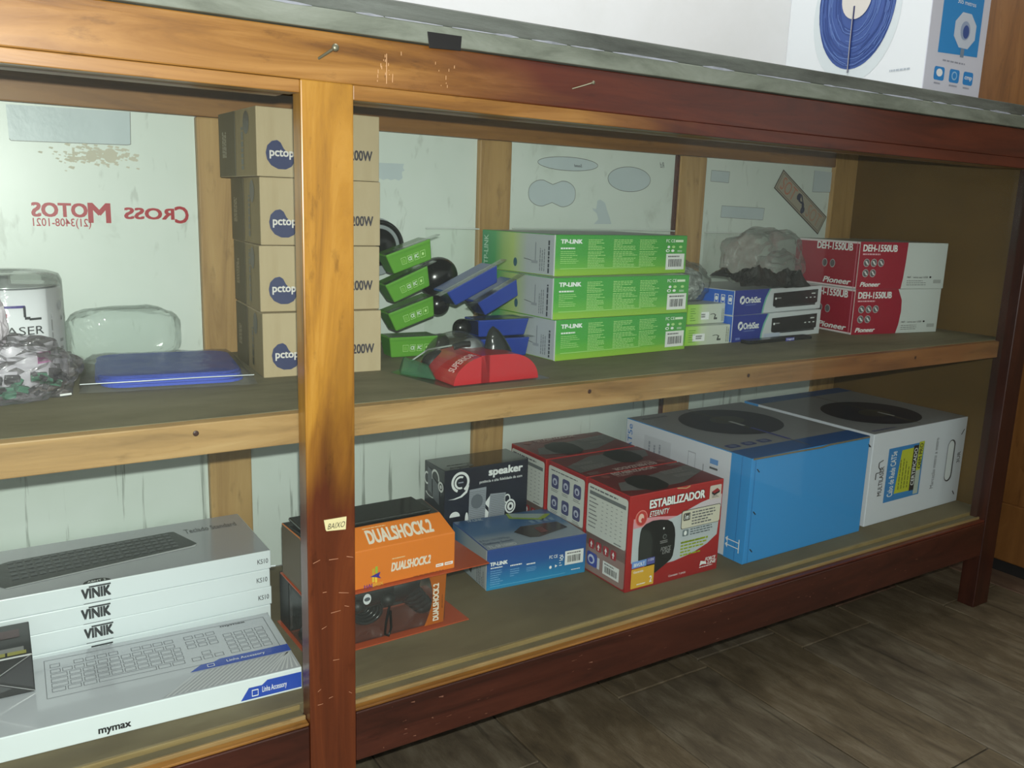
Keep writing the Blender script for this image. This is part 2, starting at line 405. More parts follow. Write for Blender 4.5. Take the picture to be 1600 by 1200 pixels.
# header, slightly uneven as on the old counter
hexa('header_rail', [(-.62, 0, .9385), (1.53, 0, .938), (1.53, .028, .938), (-.62, .028, .9385), (-.62, 0, .9875), (1.53, 0, .9905), (1.53, .028, .9905), (-.62, .028, .9875)], M_header, ct, .0015)
for a, b_ in ((-.56, 0.0), (.0588, 1.478)):
    za = .9247 if a < 0 else .9225; zb = .9247 if a < 0 else .9195
    hexa('glazing_strip', [(a, .0005, za), (b_, .0005, zb), (b_, .012, zb), (a, .012, za), (a, .0005, .9383), (b_, .0005, .9379), (b_, .012, .9379), (a, .012, .9383)], M_strip, ct, .001)
    hexa('track_lip', [(a, .0125, za + .0005), (b_, .0125, zb + .0005), (b_, .030, zb + .0005), (a, .030, za + .0005), (a, .0125, .9375), (b_, .0125, .937), (b_, .030, .937), (a, .030, .9375)], M_track, ct, .001)
    hexa('track_groove', [(a, .0305, za + .005), (b_, .0305, zb + .005), (b_, .052, zb + .005), (a, .052, za + .005), (a, .0305, .9375), (b_, .0305, .937), (b_, .052, .937), (a, .052, .9375)], M_black, ct, .0005)
    hexa('inner_track_lip', [(a, .0525, za + .003), (b_, .0525, zb + .003), (b_, .080, zb + .003), (a, .080, za + .003), (a, .0525, .9375), (b_, .0525, .937), (b_, .080, .937), (a, .080, .9375)], M_stile2, ct, .0005)
def post(name, x0, x1, lab=None):
    o = block(name, x0, x1, -.0012, .024, 0, .9385, M_post, ct, .0015)
    if lab: o['label'] = lab
    return o
fp_ = post('front_post', .0, .0586, 'middle front post, golden above and red brown below')
block('front_leg', .012, .05, .026, .062, 0, .19, M_dark, ct, .002)
M_dk2 = wood('deep_mahogany', [(.25, (30, 13, 8)), (.5, (54, 25, 15)), (.75, (70, 36, 22))], 'z', .42, .2, 7)  # darker mahogany tone for the right corner post
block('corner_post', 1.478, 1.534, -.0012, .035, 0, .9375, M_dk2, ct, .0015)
block('corner_post', -.62, -.56, -.0012, .035, 0, .938, M_dark, ct, .0015)
for a, b_ in ((-.56, -.0005), (.0592, 1.4775)):
    hexa('bottom_rail', [(a, 0, .127), (b_, 0, .1195 if b_ > 1 else .127), (b_, .026, .1195 if b_ > 1 else .127), (a, .026, .127), (a, 0, .1945), (b_, 0, .1945), (b_, .026, .1945), (a, .026, .1945)], M_dark, ct, .0015)
    block('bottom_track', a, b_, .0015, .0125, .195, .1985, M_strip, ct, .001)
    block('track_bead', a, b_, .0130, .0165, .195, .2025, M_track, ct, .0007)
    block('track_floor', a, b_, .0168, .0335, .195, .1995, M_board, ct, .0007)
    block('track_bead', a, b_, .0338, .0375, .195, .2055, M_track, ct, .0007)
block('bottom_board', -.56, 1.53, .038, YS + .008, .190, B - .0002, M_board, ct, .001)
block('shelf_board', -.56, 1.53, .036, YS + .008, .548, S - .0002, M_shelf, ct, .001)
for a, b_ in ((-.56, 1.4775),):
    hexa('shelf_lipping', [(a, .0255, .541), (b_, .0255, .5445), (b_, .0358, .5445), (a, .0358, .541), (a, .0255, S - .0025), (b_, .0255, S - .002), (b_, .0358, S - .0003), (a, .0358, S - .0003)], M_edge, ct, .0012)
block('side_panel', 1.5305, 1.545, .036, .47, .12, .985, M_ply, ct, .001)
block('side_panel', -.62, -.605, .036, .47, .12, .985, M_ply, ct, .001)
block('back_rail', -.56, 1.4478, YS, YS + .02, .9305, .985, M_stile2, ct, .0015)
block('back_rail', -.56, 1.53, YS + .009, YS + .02, .12, .19, M_stile2, ct, .0015)
stl = [(-.0014, .0648), (.4798, .5465), (.9572, 1.0317), (1.4479, 1.5300), (-.56, -.50)]
for i, (a, b_) in enumerate(stl):
    zt = .9300 if i != 3 else .985
    block('back_stile', a, b_, YS, YP + .006, B, zt, M_stile, ct, .0025)
block('stile_bead', .9505, .9570, YS + .002, YP + .004, B, .930, M_strip, ct, .002)
panels = []
for a, b_ in ((-.50, -.0014), (.0648, .4798), (.5465, .9505), (1.0317, 1.4479)):
    pn = block('back_panel', a + .0005, b_ - .0005, YP, YP + .006, .5485, .930, M_panel, ct, 0); panels.append(pn)
    block('back_panel', a + .0005, b_ - .0005, YP, YP + .006, B, .548, M_under, ct, 0)
pf = lambda u, v, e: (u, YP - e, v)
# panel 1: bare patch, peeled residue, mirrored shop lettering
a = Art('bare_patch', panels[0], pf)
a.poly([(-.2413, .9267), (-.089, .9293), (-.0905, .8849), (-.095, .8846), (-.0955, .8838), (-.2385, .8805), (-.2405, .883)], M_patch, 2)
a.strip([(-.2405, .883), (-.2385, .8805), (-.0955, .8838), (-.0905, .8849), (-.089, .9293)], .0009, M_line, 3).done()
a = Art('peeled_residue', panels[0], pf); Rr = random.Random(5); rc = P(198, 194, 176, .6)
for k in range(150):
    u = Rr.gauss(-.135, .032); v = Rr.gauss(.868, .0075)
    if -.215 < u < -.075 and v < .882:
        s_ = Rr.uniform(.0006, .0024); a.poly([(u - s_ * 2, v), (u + s_, v - s_), (u + s_ * 1.8, v + s_ * .6), (u - s_, v + s_)], rc, 1 + .11 * k)
a.ell(-.118, .868, .009, .010, rc, .4); a.ell(-.142, .866, .007, .008, rc, .5)
a.rect(-.17, .860, -.155, .864, rc, .6).rect(-.166, .860, -.163, .876, rc, .7).done()['kind'] = 'stuff'
RED = P(170, 26, 40, .4)
a = Art('red_lettering', panels[0], pf)
a.text('ROSS', -.1033, .781, -.0365, .7965, RED, 2, .06, 0, 0, True).text('C', -.0345, .776, -.0160, .800, RED, 2, .035, 0, 0, True)
a.text('OTOS', -.2203, .782, -.1525, .8005, RED, 2, .06, 0, 0, True).text('M', -.1500, .775, -.1230, .8015, RED, 2, .045, 0, 0, True)
a.text('(21)3408-1021', -.2203, .7655, -.1480, .7800, RED, 2, .012, 0, 0, True).done()
# small grey torn patch on panel 2
a = Art('torn_patch', panels[1], pf)
pts = [(.25, .8795), (.3372, .8806), (.335, .874), (.3385, .870), (.333, .867), (.3345, .857)]
pts += [(.3345 - .0845 * k / 12, .855 - (.0025 if k % 2 else 0)) for k in range(1, 13)]
a.poly(pts, M_patch, 1).done()
def outline(a, pts, m, l=2, t=.001): a.poly(pts, M_patch, l); a.strip(pts + [pts[0]], t, m, l + 1)
def ellpts(cx, cz, rx, rz, n=28): return [(cx + rx * math.cos(2 * math.pi * k / n), cz + rz * math.sin(2 * math.pi * k / n)) for k in range(n)]
a = Art('oval_patch', panels[2], pf); outline(a, ellpts(.679, .8985, .0705, .0125), M_line)
a.text('Sound', .692, .8935, .711, .899, INKG, 4, .02, .3, 0, True).done()
a = Art('oval_patch', panels[2], pf); outline(a, ellpts(.8306, .8765, .055, .024), M_line); a.done()
a = Art('bean_patch', panels[2], pf); pts = []
for k in range(40):
    t = 2 * math.pi * k / 40; cx = math.cos(t); r = .026 * (1 - .0) + 0
    x = .6445 + .054 * math.copysign(abs(cx) ** .8, cx); half = .0265 - .010 * math.exp(-((x - .6445) / .016) ** 2)
    pts.append((x, .8425 + half * math.copysign(abs(math.sin(t)) ** .8, math.sin(t))))
outline(a, pts, M_line); a.done()
a = Art('torn_patch', panels[2], pf)
a.poly([(.7409, .8183), (.750, .8165), (.7525, .826), (.752, .832), (.7597, .8352), (.772, .829), (.778, .815), (.786, .800), (.791, .7885), (.7469, .7877), (.757, .797), (.753, .808), (.744, .814)], M_patch, 2).done()
a = Art('pencil_mark', panels[2], pf); a.text('Rd', .908, .903, .921, .914, INKG, 2, 0, .4, 0, True).done()
a = Art('square_patch', panels[3], pf); outline(a, [(1.054, .8825), (1.1083, .881), (1.109, .9045), (1.0545, .905)], M_line, 2, .0008); a.done()
a = Art('long_patch', panels[3], pf); outline(a, [(1.092, .808), (1.2255, .8045), (1.228, .8305), (1.0935, .8325)], M_line, 2, .0008); a.done()
# curling corner paper
a = Art('loose_paper', panels[3], lambda u, v, e: (u, YP - e * 6, v)); a.poly([(1.3828, .872), (1.447, .8735), (1.447, .919), (1.383, .9208)], M_patch, 1).strip([(1.383, .9208), (1.3828, .872), (1.447, .8735)], .0009, M_line, 1.3).done()
# number plate shaped sticker
c0 = Vector((1.2787, .9181)); ex = Vector((1.4456, .8163)) - c0; ey = Vector((1.2527, .8759)) - c0
stf = lambda u, v, e: (c0.x + ex.x * u + ey.x * (1 - v), YP - .0004 - e, c0.y + ex.y * u + ey.y * (1 - v))
a = Art('plate_sticker', panels[3], stf); cr = P(164, 156, 138); a.rect(0, 0, 1, 1, P(70, 64, 58), 1).rect(.012, .05, .988, .95, cr, 2)
a.frame(.03, .1, .97, .9, .006, .03, P(110, 96, 84), 3)
a.text('SOT', .07, .2, .36, .82, P(184, 120, 96), 4, .0)
a.text('SOT', .64, .2, .92, .82, P(176, 136, 112), 4, .0)
bl = P(50, 54, 78); a.ell(.42, .62, .035, .17, bl, 4).ell(.57, .28, .035, .17, bl, 4).strip([(.42, .6), (.47, .45), (.52, .55), (.57, .3)], .05, bl, 5)
a.strip([(.44, .8), (.50, .62), (.55, .5)], .03, bl, 5); a.done()
# glass panes (sliding) – one per bay
block('glass_pane', -.5595, -.001, .0185, .0215, .2003, .9225, M_glass, ct, 0)
block('glass_pane', .0597, 1.4773, .0185, .0215, .2003, .919, M_glass, ct, 0)
# nails and screw heads
def nail(x, z, dx, dz, L, r=.0022):
    o = tube('nail', [(x, .002, z), (x + dx * L * .5, -.008, z + dz * L * .5), (x + dx * L, -.015, z + dz * L)], r * .5, M_nail, ct)
    hd = bmesh.new(); sphere(hd, (x + dx * L, -.0165, z + dz * L), (r * 1.3, r * .8, r * 1.3), 10, 6); link('nail_head', tome(hd, True), o, (M_nail,))
nail(.020, .960, .7, .6, .018, .003); nail(.3471, .9615, .92, .35, .023, .0018)
for (x, z) in ((-.1123, .5668), (.42, .566), (.74, .564), (1.19, .563)):
    bm = bmesh.new(); sphere(bm, (x, .0252, z), (.0032, .0006, .0032), 12, 6); link('screw_head', tome(bm, True), ct, (M_dark,))
a = Art('scratches', ct, lambda u, v, e: (u, -.0006 - e, v)); Rs = random.Random(11); sc_ = P(196, 158, 118, .6)
for k in range(26):
    u = Rs.choice([.095, .098, .155, .17]) + Rs.gauss(0, .008); v = Rs.uniform(.942, .975); a.rect(u, v, u + .0007, v + Rs.uniform(.001, .006), sc_, 1)
a.rect(.0965, .943, .0973, .974, sc_, 1)
for k in range(60):
    u = Rs.uniform(.08, 1.3); v = Rs.uniform(.13, .19); L_ = Rs.uniform(.001, .007); a.poly([(u, v), (u + L_, v + Rs.uniform(-.002, .002)), (u + L_, v + .0006), (u, v + .0007)], P(120, 84, 66, .6), 1)
a.done()['kind'] = 'stuff'
a = Art('scratches', ct, lambda u, v, e: (u, -.0018 - e, v))
for k in range(13):
    u = Rs.uniform(.004, .05); v = Rs.uniform(.22, .42); L_ = Rs.uniform(.002, .014); dv = Rs.uniform(-.003, .003); a.poly([(u, v), (u + min(L_, .056 - u), v + dv), (u + min(L_, .056 - u), v + dv + .0006), (u, v + .0009)], P(166, 120, 92, .6), 1)
a.done()['kind'] = 'stuff'
# paper note on the post
pl = hexa('paper_label', [(.0225, -.0022, .4405), (.0461, -.0026, .4388), (.0461, -.0016, .4388), (.0215, -.0016, .4425), (.0195, -.0028, .4545), (.047, -.0030, .4545), (.047, -.0016, .4545), (.0195, -.0016, .4545)], P(206, 200, 150, .7), ct, .0001)
a = Art('handwriting', pl, lambda u, v, e: (.0195 + .0275 * u, -.0032 - e, .4395 + .015 * v)); a.text('BAIXO', .14, .22, .92, .68, INK, 1, -.005, .35).done()

# ------------------------------------------------------------------ worktop
wt = thing('countertop', 'grey green slate countertop, worn upper edge with painted shade, lying on the wooden counter', 'countertop', (0, 0, 0))
hexa('lower_slab', [(-.64, -.006, .9885), (1.56, -.006, .9915), (1.56, .50, .9915), (-.64, .50, .9885), (-.64, -.006, 1.0085), (1.56, -.006, 1.013), (1.56, .50, 1.013), (-.64, .50, 1.0085)], M_stone, wt, .0015)
hexa('upper_slab', [(-.64, -.004, 1.0088), (1.56, -.004, 1.0133), (1.56, .50, 1.0133), (-.64, .50, 1.0088), (-.64, .004, 1.030), (1.56, .004, 1.034), (1.56, .50, 1.034), (-.64, .50, 1.030)], M_stone2, wt, .002)
bm = bmesh.new(); Rc = random.Random(4); x = -.6
while x < 1.5:
    L_ = Rc.uniform(.03, .12); hh = Rc.uniform(.0006, .0022); z = 1.0086 + (x + .64) / 2.2 * .0045
    n = 6; lo = []; hi = []
    for k in range(n + 1):
        q = math.sin(math.pi * k / n) * hh * Rc.uniform(.5, 1.2)
        lo.append(bm.verts.new((x + L_ * k / n, -.0064, z - q * .8 - .0004))); hi.append(bm.verts.new((x + L_ * k / n, -.0046, z + q + .0006)))
    for k in range(n): bm.faces.new([lo[k], lo[k + 1], hi[k + 1], hi[k]])
    x += L_ + Rc.uniform(-.01, .05)
o = link('chipped_edge', tome(bm), wt, (M_chip,)); o['kind'] = 'stuff'
hexa('black_tape', [(.1455, -.0072, .9850), (.1850, -.0072, .9864), (.1850, -.0062, .9864), (.1455, -.0062, .9850), (.1430, -.0072, 1.0018), (.1863, -.0072, 1.0022), (.1863, -.0062, 1.0022), (.1430, -.0062, 1.0018)], M_blackm, wt, .0002)

# ================================================================== CARTONS ON THE UPPER SHELF
def bean(a, cx, cy, sx, sy, m, l):
    pts = []
    for (px, py) in [(-.50, .05), (-.44, .30), (-.28, .46), (-.10, .50), (.02, .42), (.12, .22), (.25, .08), (.40, .06), (.50, -.02), (.50, -.22), (.38, -.40), (.18, -.50), (-.08, -.50), (-.32, -.38), (-.46, -.18)]:
        pts.append((cx + px * sx, cy + py * sy))
    a.poly(pts, m, l)
NAVY = P(52, 58, 96); cardp = [(.0222, .2250, -.0704, .1657, .0870), (.0244, .2392, -.0764, .1669, .0880), (.0297, .2478, -.0494, .1680, .0885), (.0220, .2307, .020, .1717, .0870)]
z = S
CL = ['plain brown carton with a blue blob logo, bottom of the stack behind the post', 'brown carton with a blue blob logo, second from the bottom of its stack',
      'brown carton with a blue blob logo, third from the bottom of its stack', 'brown carton with a blue blob logo, topmost of its stack behind the post']
for i, (x, y, th, w_, h_) in enumerate(cardp):
    t, F = carton('cardboard_box', CL[i], 'box', x, y, z, th, w_, .168, h_, {'F': M_kraft, 'L': M_kraftS, 'T': M_kraft}, 'brown cartons stacked behind the front post')
    a = Art('logo', t, F['F']); bean(a, .18, .325, .225, .42, NAVY, 1); a.text('pctop', .098, .265, .285, .395, P(214, 208, 204), 2, .05).done('dark blue blob with light lettering')
    a = Art('lettering', t, F['F']); a.text('200W', .745, .31, .935, .46, P(60, 54, 62), 1, .05).done()
    a = Art('side_flap', t, F['L']); a.rect(.004, .01, .46, .992, M_kraftD, 1).rect(.46, .01, .475, .99, P(90, 80, 58), 2)
    a.ell(.76, .79, .075, .17, P(84, 78, 64), 2).lines(.60, .10, .70, .92, 1, P(92, 86, 66), 2, .6, i, True, True)
    a.lines(.10, .30, .22, .74, 3, P(146, 134, 104), 2, .7, i, True, True).done('darker brown glued side')
    z += h_ + .0003

# router boxes --------------------------------------------------------
G_top = grad('router_green', 'z', [(0, (146, 190, 62)), (.14, (134, 186, 60)), (.2, (104, 178, 66)), (.5, (70, 162, 62)), (1, (64, 158, 66))], 0, .0655)
G_side = grad('router_side', 'y', [(0, (176, 182, 188)), (.36, (178, 186, 188)), (.55, (178, 200, 120)), (.68, (150, 184, 110)), (.8, (76, 160, 96)), (1, (52, 140, 96))], 0, .2)
G_up = P(190, 196, 198)
LT = P(176, 218, 140); rp = [(.4680, .1780, .0500, .2913), (.4620, .1800, .0300, .2929), (.4756, .1990, .0860, .3040)]
z = S
RL = ['green and silver router box, bottom of the stack of three', 'green and silver router box, middle of the stack of three', 'green and silver router box, topmost of the stack of three']
for i, (x, y, th, w_) in enumerate(rp):
    h_ = .0652
    t, F = carton('router_box', RL[i], 'box', x, y, z, th, w_, .197, h_, {'F': G_top, 'L': G_side, 'T': G_up, 'R': G_top}, 'green router boxes stacked on the upper shelf')
    a = Art('front_print', t, F['F'])
    a.text('TP-LINK', .033, .79, .18, .885, TXT, 1, .09, part='logo')
    a.lines(.033, .64, .16, .70, 1, TXT, 1, .6, 2).lines(.033, .30, .165, .62, 7, LT, 1, .3, 4 + i)
    for k, (u0, u1) in enumerate(((.224, .355), (.41, .595), (.61, .765))):
        a.lines(u0, .62, u1, .90, 7, LT, 1, .42, k).lines(u0, .20, u1, .60, 10, LT, 1, .42, k + 7)
    a.lines(.033, .17, .80, .20, 1, LT, 1, .4, 3, False)
    a.text('FC CE', .822, .82, .895, .90, TXT, 1, .01).rect(.90, .825, .965, .885, P(220, 236, 210), 1)
    a.ell(.845, .70, .011, .035, TXT, 1, 12).ell(.885, .70, .014, .035, LT, 1, 12).ell(.945, .70, .014, .035, LT, 1, 12).ell(.838, .60, .016, .04, TXT, 1, 12).ell(.838, .60, .009, .022, P(80, 165, 66), 2, 12).ell(.880, .60, .013, .035, TXT, 1, 12).lines(.92, .56, .97, .62, 2, TXT, 1, .4, 1)
    a.barcode(.828, .10, .982, .52, 1, i).done()
    a = Art('side_print', t, F['L'])
    a.text('TP-LINK', .035, .12, .095, .88, P(180, 214, 190), 1, .03, 0, 90)
    a.ell(.485, .25, .025, .11, P(50, 92, 110), 1)
    a.strip([(.60, .37), (.70, .335)], .012, INK, 1).rect(.70, .27, .78, .34, P(150, 156, 162), 1).rect(.745, .34, .755, .78, P(130, 136, 144), 1)
    a.lines(.80, .1, .88, .72, 3, P(110, 116, 124), 1, .35, i, True, True).lines(.895, .06, .95, .92, 1, P(60, 66, 74), 1, .35, i + 3, True, True)
    a.rect(.982, .01, .998, .99, P(226, 230, 230), 1).done()
    z += h_ + .0003
# small green boxes
z = S
GG = grad('lime_print', 'x', [(0, (150, 206, 60)), (.22, (170, 210, 110)), (.34, (196, 210, 176)), (.5, (196, 204, 190)), (1, (200, 206, 196))], 0, .11)
for i, (x, y, th, w_, h_) in enumerate([(.7815, .2150, -.03, .1087, .0355), (.8000, .2320, .0, .0965, .0365)]):
    w_ = .1085 if i == 0 else .094
    t, F = carton('adapter_box', ('small lime and white box, lower of the pair beside the green router boxes', 'small lime and white box, upper of the pair, under the bubble wrapped bag')[i], 'box',
                  x, y, z, th, w_, .15, h_, {'F': GG, 'L': P(150, 200, 70), 'T': P(200, 206, 196), 'R': P(190, 196, 190)}, 'small lime boxes beside the routers')
    a = Art('front_print', t, F['F']); a.lines(.06, .15, .22, .85, 6, P(96, 150, 50), 1, .35, i)
    a.rect(.15 + .2 * i, .22, .42 + .14 * i, .60, TXT, 1).lines(.22 + .13 * i, .3, .36 + .13 * i, .52, 2, P(130, 132, 130), 2, .7, i)
    a.strip([(.60, .46), (.68, .5), (.74, .44), (.72, .3)], .03, P(60, 66, 60), 1).rect(.70, .2, .79, .3, P(70, 76, 70), 1)
    a.lines(.9, .1, .98, .92, 2, P(110, 120, 100), 1, .4, i, True, True).done()
    z += h_ + .0004
# satellite receiver boxes
z = S; OB = P(30, 52, 148, .3, .5, 0, .2); OB2 = P(42, 100, 200)
for i, (x, y, th, w_, h_) in enumerate([(.8985, .2150, .0820, .2825, .0500), (.8990, .2158, .1250, .2980, .0470)]):
    t, F = carton('receiver_box', ('blue and white satellite receiver box, lower of two', 'blue and white satellite receiver box, upper of two, under black plastic')[i], 'box', x, y, z, th, w_, .15, h_,
                  {'F': P(206, 212, 216), 'L': OB2, 'T': P(196, 202, 206), 'R': P(200, 206, 210)}, 'satellite receiver boxes')
    a = Art('front_print', t, F['F'])
    a.poly([(0, 0), (.30, 0), (.31, .28), (.33, .62), (.372, 1), (0, 1)], OB, 1)
    a.poly([(.30, 0), (.318, 0), (.326, .28), (.348, .62), (.388, 1), (.372, 1), (.33, .62), (.31, .28)], P(120, 190, 170), 1)
    a.ell(.083, .60, .028, .17, TXT, 2, 20).ell(.083, .60, .013, .075, OB, 3, 14).strip([(.058, .40), (.112, .80)], .008, OB, 4)
    a.text('OrbiSat', .115, .47, .278, .70, TXT, 2, .07, part='logo').lines(.12, .36, .27, .42, 1, P(120, 140, 200), 2, .5, 3)
    a.poly([(.43, .24), (.925, .26), (.95, .30), (.95, .86), (.42, .80), (.42, .30)], P(20, 20, 24, .25), 2).rect(.45, .18, .93, .27, P(44, 46, 50), 1)
    a.ell(.447, .57, .010, .05, TXT, 3, 10).lines(.46, .54, .51, .62, 1, P(150, 150, 150), 3, .6, 1)
    for k in range(3): a.rect(.80 + .05 * k, .50, .822 + .05 * k, .54, TXT, 3)
    a.lines(.87, .64, .93, .74, 1, TXT, 3, .5, 2)
    if i == 0: a.rect(.34, -.0, .52, .22, P(190, 200, 220), 4).lines(.04, .04, .10, .2, 1, P(120, 140, 210), 2, .5, 3)
    a.done()
    if i == 1:
        a = Art('side_print', t, F['L'])
        for k, u in enumerate((.70, .80, .91)): a.frame(u, .45, u + .06, .80, .008, .03, TXT, 1); a.ell(u + .03, .63, .02, .09, TXT, 1, 12)
        a.done('brighter blue end with handling symbols')
    z += h_ + .0003
# slim black case in front
t = thing('slim_case', 'slim glossy black case with a small blue label, lying in front of the receiver boxes', 'case', (.9130, .183, S), (0, 0, .035))
bm = bmesh.new(); add_hexa(bm, boxpts(0, .185, 0, .022, 0, .007)); bevel(bm, .002, 3); link('case_body', tome(bm), t, (M_black,))
a = Art('label', t, lambda u, v, e: (.185 * u, -e, .007 * v)); a.rect(.56, .05, .70, .95, P(70, 70, 170), 1).text('Lingpod', .575, .2, .69, .85, TXT, 2, .02).done('blue label with white lettering')

# car radio boxes
PR = P(158, 20, 50, .32, .5, 0, .2); PW = P(206, 212, 210, .4)
z = S
for i, (x, y, th, w_, h_) in enumerate([(1.2290, .1975, -.155, .2440, .0935), (1.2310, .1995, -.175, .2430, .0960)]):
    t, F = carton('car_radio_box', ('red and white car radio box, lower of two by the right end of the shelf', 'red and white car radio box, upper of two by the right end of the shelf')[i], 'box', x, y, z, th, w_, .19, h_,
                  {'F': PW, 'L': PR, 'T': P(180, 186, 186), 'R': PW}, 'car radio boxes stacked at the right')
    a = Art('front_print', t, F['F'])
    if i == 0: a.poly([(0, 0), (.505, 0), (.53, .2), (.545, .5), (.538, .75), (.484, 1), (0, 1)], PR, 1)
    else: a.poly([(0, 0), (.50, 0), (.515, .25), (.525, .6), (.53, 1), (0, 1)], PR, 1)
    a.text('DEH-1550UB', .035, .80, .41, .94, TXT, 2, .06, part='title_lettering').lines(.035, .71, .23, .77, 1, P(230, 180, 190), 2, .5, 1)
    for k, (u, v) in enumerate(((.085, .56), (.165, .56), (.245, .56), (.085, .34), (.165, .34))):
        a.ell(u, v, .034, .085, P(176, 176, 178), 2, 20).ell(u, v, .028, .07, P(96, 92, 96), 3, 20).strip([(u - .012, v + .04), (u + .014, v - .04)], .018, P(220, 220, 220), 4)
    a.text('Pioneer', .04, .055, .26, .15, TXT, 2, .06, .25, part='logo')
    a.text('mp3', .56, .235, .60, .275, INK, 2, .02).text('wma aac USB', .63, .235, .80, .275, INK, 2, .0).ell(.83, .255, .012, .022, INK, 2, 10)
    a.lines(.56, .07, .80, .20, 3, P(130, 134, 132), 2, .35, i).rect(.87, .12, .96, .2, P(170, 174, 172), 2).done()
    a = Art('side_print', t, F['L'])
    a.text('DEH-1550UB', .36, .80, .90, .95, TXT, 2, .06, part='title_lettering').text('Pioneer', .50, .08, .92, .20, TXT, 2, .06, .25, part='logo')
    for k, (u, v) in enumerate(((.50, .5), (.62, .5))): a.ell(u, v, .04, .09, P(176, 176, 178), 2, 20).ell(u, v, .033, .075, P(96, 92, 96), 3, 20)
    a.rect(0, .955, 1, .99, P(226, 210, 214), 1).rect(0, .01, 1, .045, P(226, 210, 214), 1).rect(.955, .01, .965, .99, P(210, 120, 140), 1).done()
    z += h_ + .0003

# ================================================================== BOTTOM BOARD CARTONS
CB = P(54, 146, 216, .4, .45, 0, .1); CW = P(214, 218, 228, .4); CG = P(152, 152, 156, .45); CDK = P(20, 22, 42, .5); CDB = P(34, 92, 160, .4)
def cable_top(a, flip):
    """lid print: cable coil seen from above, with pale tape along the middle"""
    f = (lambda u, v: (u, v)) if not flip else (lambda u, v: (1 - u, 1 - v))
    def E(cu, cv, ru, rv, m, l):
        c_ = f(cu, cv); a.ell(c_[0], c_[1], ru, rv, m, l, 36)
    E(.51, .63, .33, .30, CDK, 2)
    for k in range(6): E(.51, .63, .33 - .012 * k, .30 - .011 * k, P(18 + 5 * (k % 2), 20 + 5 * (k % 2), 38 + 12 * (k % 2), .5), 3 + k * .2)
    E(.51, .66, .12, .09, P(46, 42, 40), 5)
z = B
t, F = carton('cable_carton', 'large network cable carton with a bright blue end facing forward', 'box', .8216, .0728, B, .0152, .3372, .3289, .1958, {'F': CB, 'L': CW, 'T': CG, 'R': CW}, 'network cable cartons', .0015)
a = Art('side_print', t, F['L']); a.rect(.86, 0, 1, 1, CB, 1).rect(.935, 0, .94, 1, P(40, 120, 190), 2)
for v in (.13, .185): a.strip([(.885, v), (.965, v)], .008, TXT, 3).poly([(.885, v - .03), (.885, v + .03), (.868, v)], TXT, 3)
a.rect(.962, .09, .968, .22, TXT, 3)
a.text('CAT5e', .02, .6, .06, .95, P(80, 130, 200), 2, .02, 0, 90, part='lettering').rect(.17, .60, .40, .89, P(200, 204, 214), 2).lines(.2, .62, .38, .86, 4, P(150, 156, 170), 3, .3, 2, True, True)
a.frame(.54, .66, .60, .88, .004, .01, P(170, 174, 186), 2); a.rect(.71, .83, .77, .88, P(100, 150, 210), 2).rect(.71, .78, .77, .80, INKG, 2).rect(.66, .65, .664, .80, INKG, 2).done()
a = Art('lid_print', t, F['T']); a.rect(0, 0, 1, .155, CDB, 1); cable_top(a, False)
a.text('MULTILASER', .05, .90, .25, .93, INKG, 2, .02)
a.strip([(.47, .985), (.49, .10), (.485, .02)], .008, P(140, 132, 110, .25), 7).rect(.474, .5, .5, .62, P(200, 200, 200), 7.5).rect(.476, .16, .50, .45, P(40, 50, 150), 7.5)
for k in range(3): a.rrect(.045 + .125 * k, .19, .135 + .125 * k, .25, P(44, 60, 130), 2, .3).ell(.09 + .125 * k, .22, .025, .02, P(110, 120, 160), 3)
a.done()
a = Art('end_staples', t, F['F']); 
for v in (.12, .48, .88): a.strip([(.045, v + .015), (.065, v - .02)], .008, INK, 1)
a.rect(.03, 0, .034, .98, P(36, 110, 180), 1).done()
o = tube('lid_gap', [(.004, -.0008, .1945), (.12, -.001, .1935), (.19, -.0015, .1925), (.21, -.001, .1945), (.333, -.0008, .1945)], .0017, P(120, 106, 80, .8), t)
tube('staple', [(.333, -.001, .18), (.3375, -.003, .175), (.3385, .012, .175), (.3385, .014, .19)], .0009, INK, t)

t, F = carton('cable_carton', 'large white cable carton with a hand hole and yellow green sticker on its end', 'box', 1.1865, .0878, B, .0180, .3400, .3320, .1930, {'F': CW, 'L': CW, 'T': CG, 'R': CW}, 'network cable cartons', .0015)
a = Art('lid_print', t, F['T']); a.rect(0, .88, 1, 1, CDB, 1); cable_top(a, True)
a.strip([(.55, .99), (.53, .5), (.50, .02)], .008, P(150, 142, 120, .25), 7).rect(.515, .22, .535, .34, P(200, 200, 200), 7.5).lines(.05, .03, .35, .07, 1, P(90, 90, 130), 2, .5, 2); a.done()
a = Art('side_print', t, F['L']); a.rect(0, 0, .12, 1, CB, 1).done()
a = Art('end_print', t, F['F'])
a.rect(.165, .215, .535, .81, P(52, 130, 196), 1); GY = P(190, 196, 50)
a.poly([(.265, .29), (.425, .285), (.44, .77), (.30, .765)], GY, 2).rect(.42, .28, .47, .79, INK, 3).poly([(.47, .50), (.515, .50), (.53, .82), (.475, .82)], GY, 3)
a.rect(.47, .23, .52, .50, P(180, 190, 180), 2)
a.text('Cabo de Rede CAT5e', .195, .27, .25, .77, TXT, 2, .01, 0, 90)
a.text('CERTIFICADO', .428, .34, .462, .76, TXT, 4, .01, 0, 90).lines(.29, .33, .41, .72, 4, P(90, 96, 30), 3, .25, 5, True, True).text('OEM PRO', .482, .52, .515, .80, INK, 4, .02, 0, 90)
a.text('MULTILASER', .095, .31, .135, .63, INK, 1, .02, 0, 90, part='logo').strip([(.06, .50), (.06, .57), (.10, .57), (.10, .60), (.08, .63), (.08, .68), (.12, .70)], .009, INK, 1)
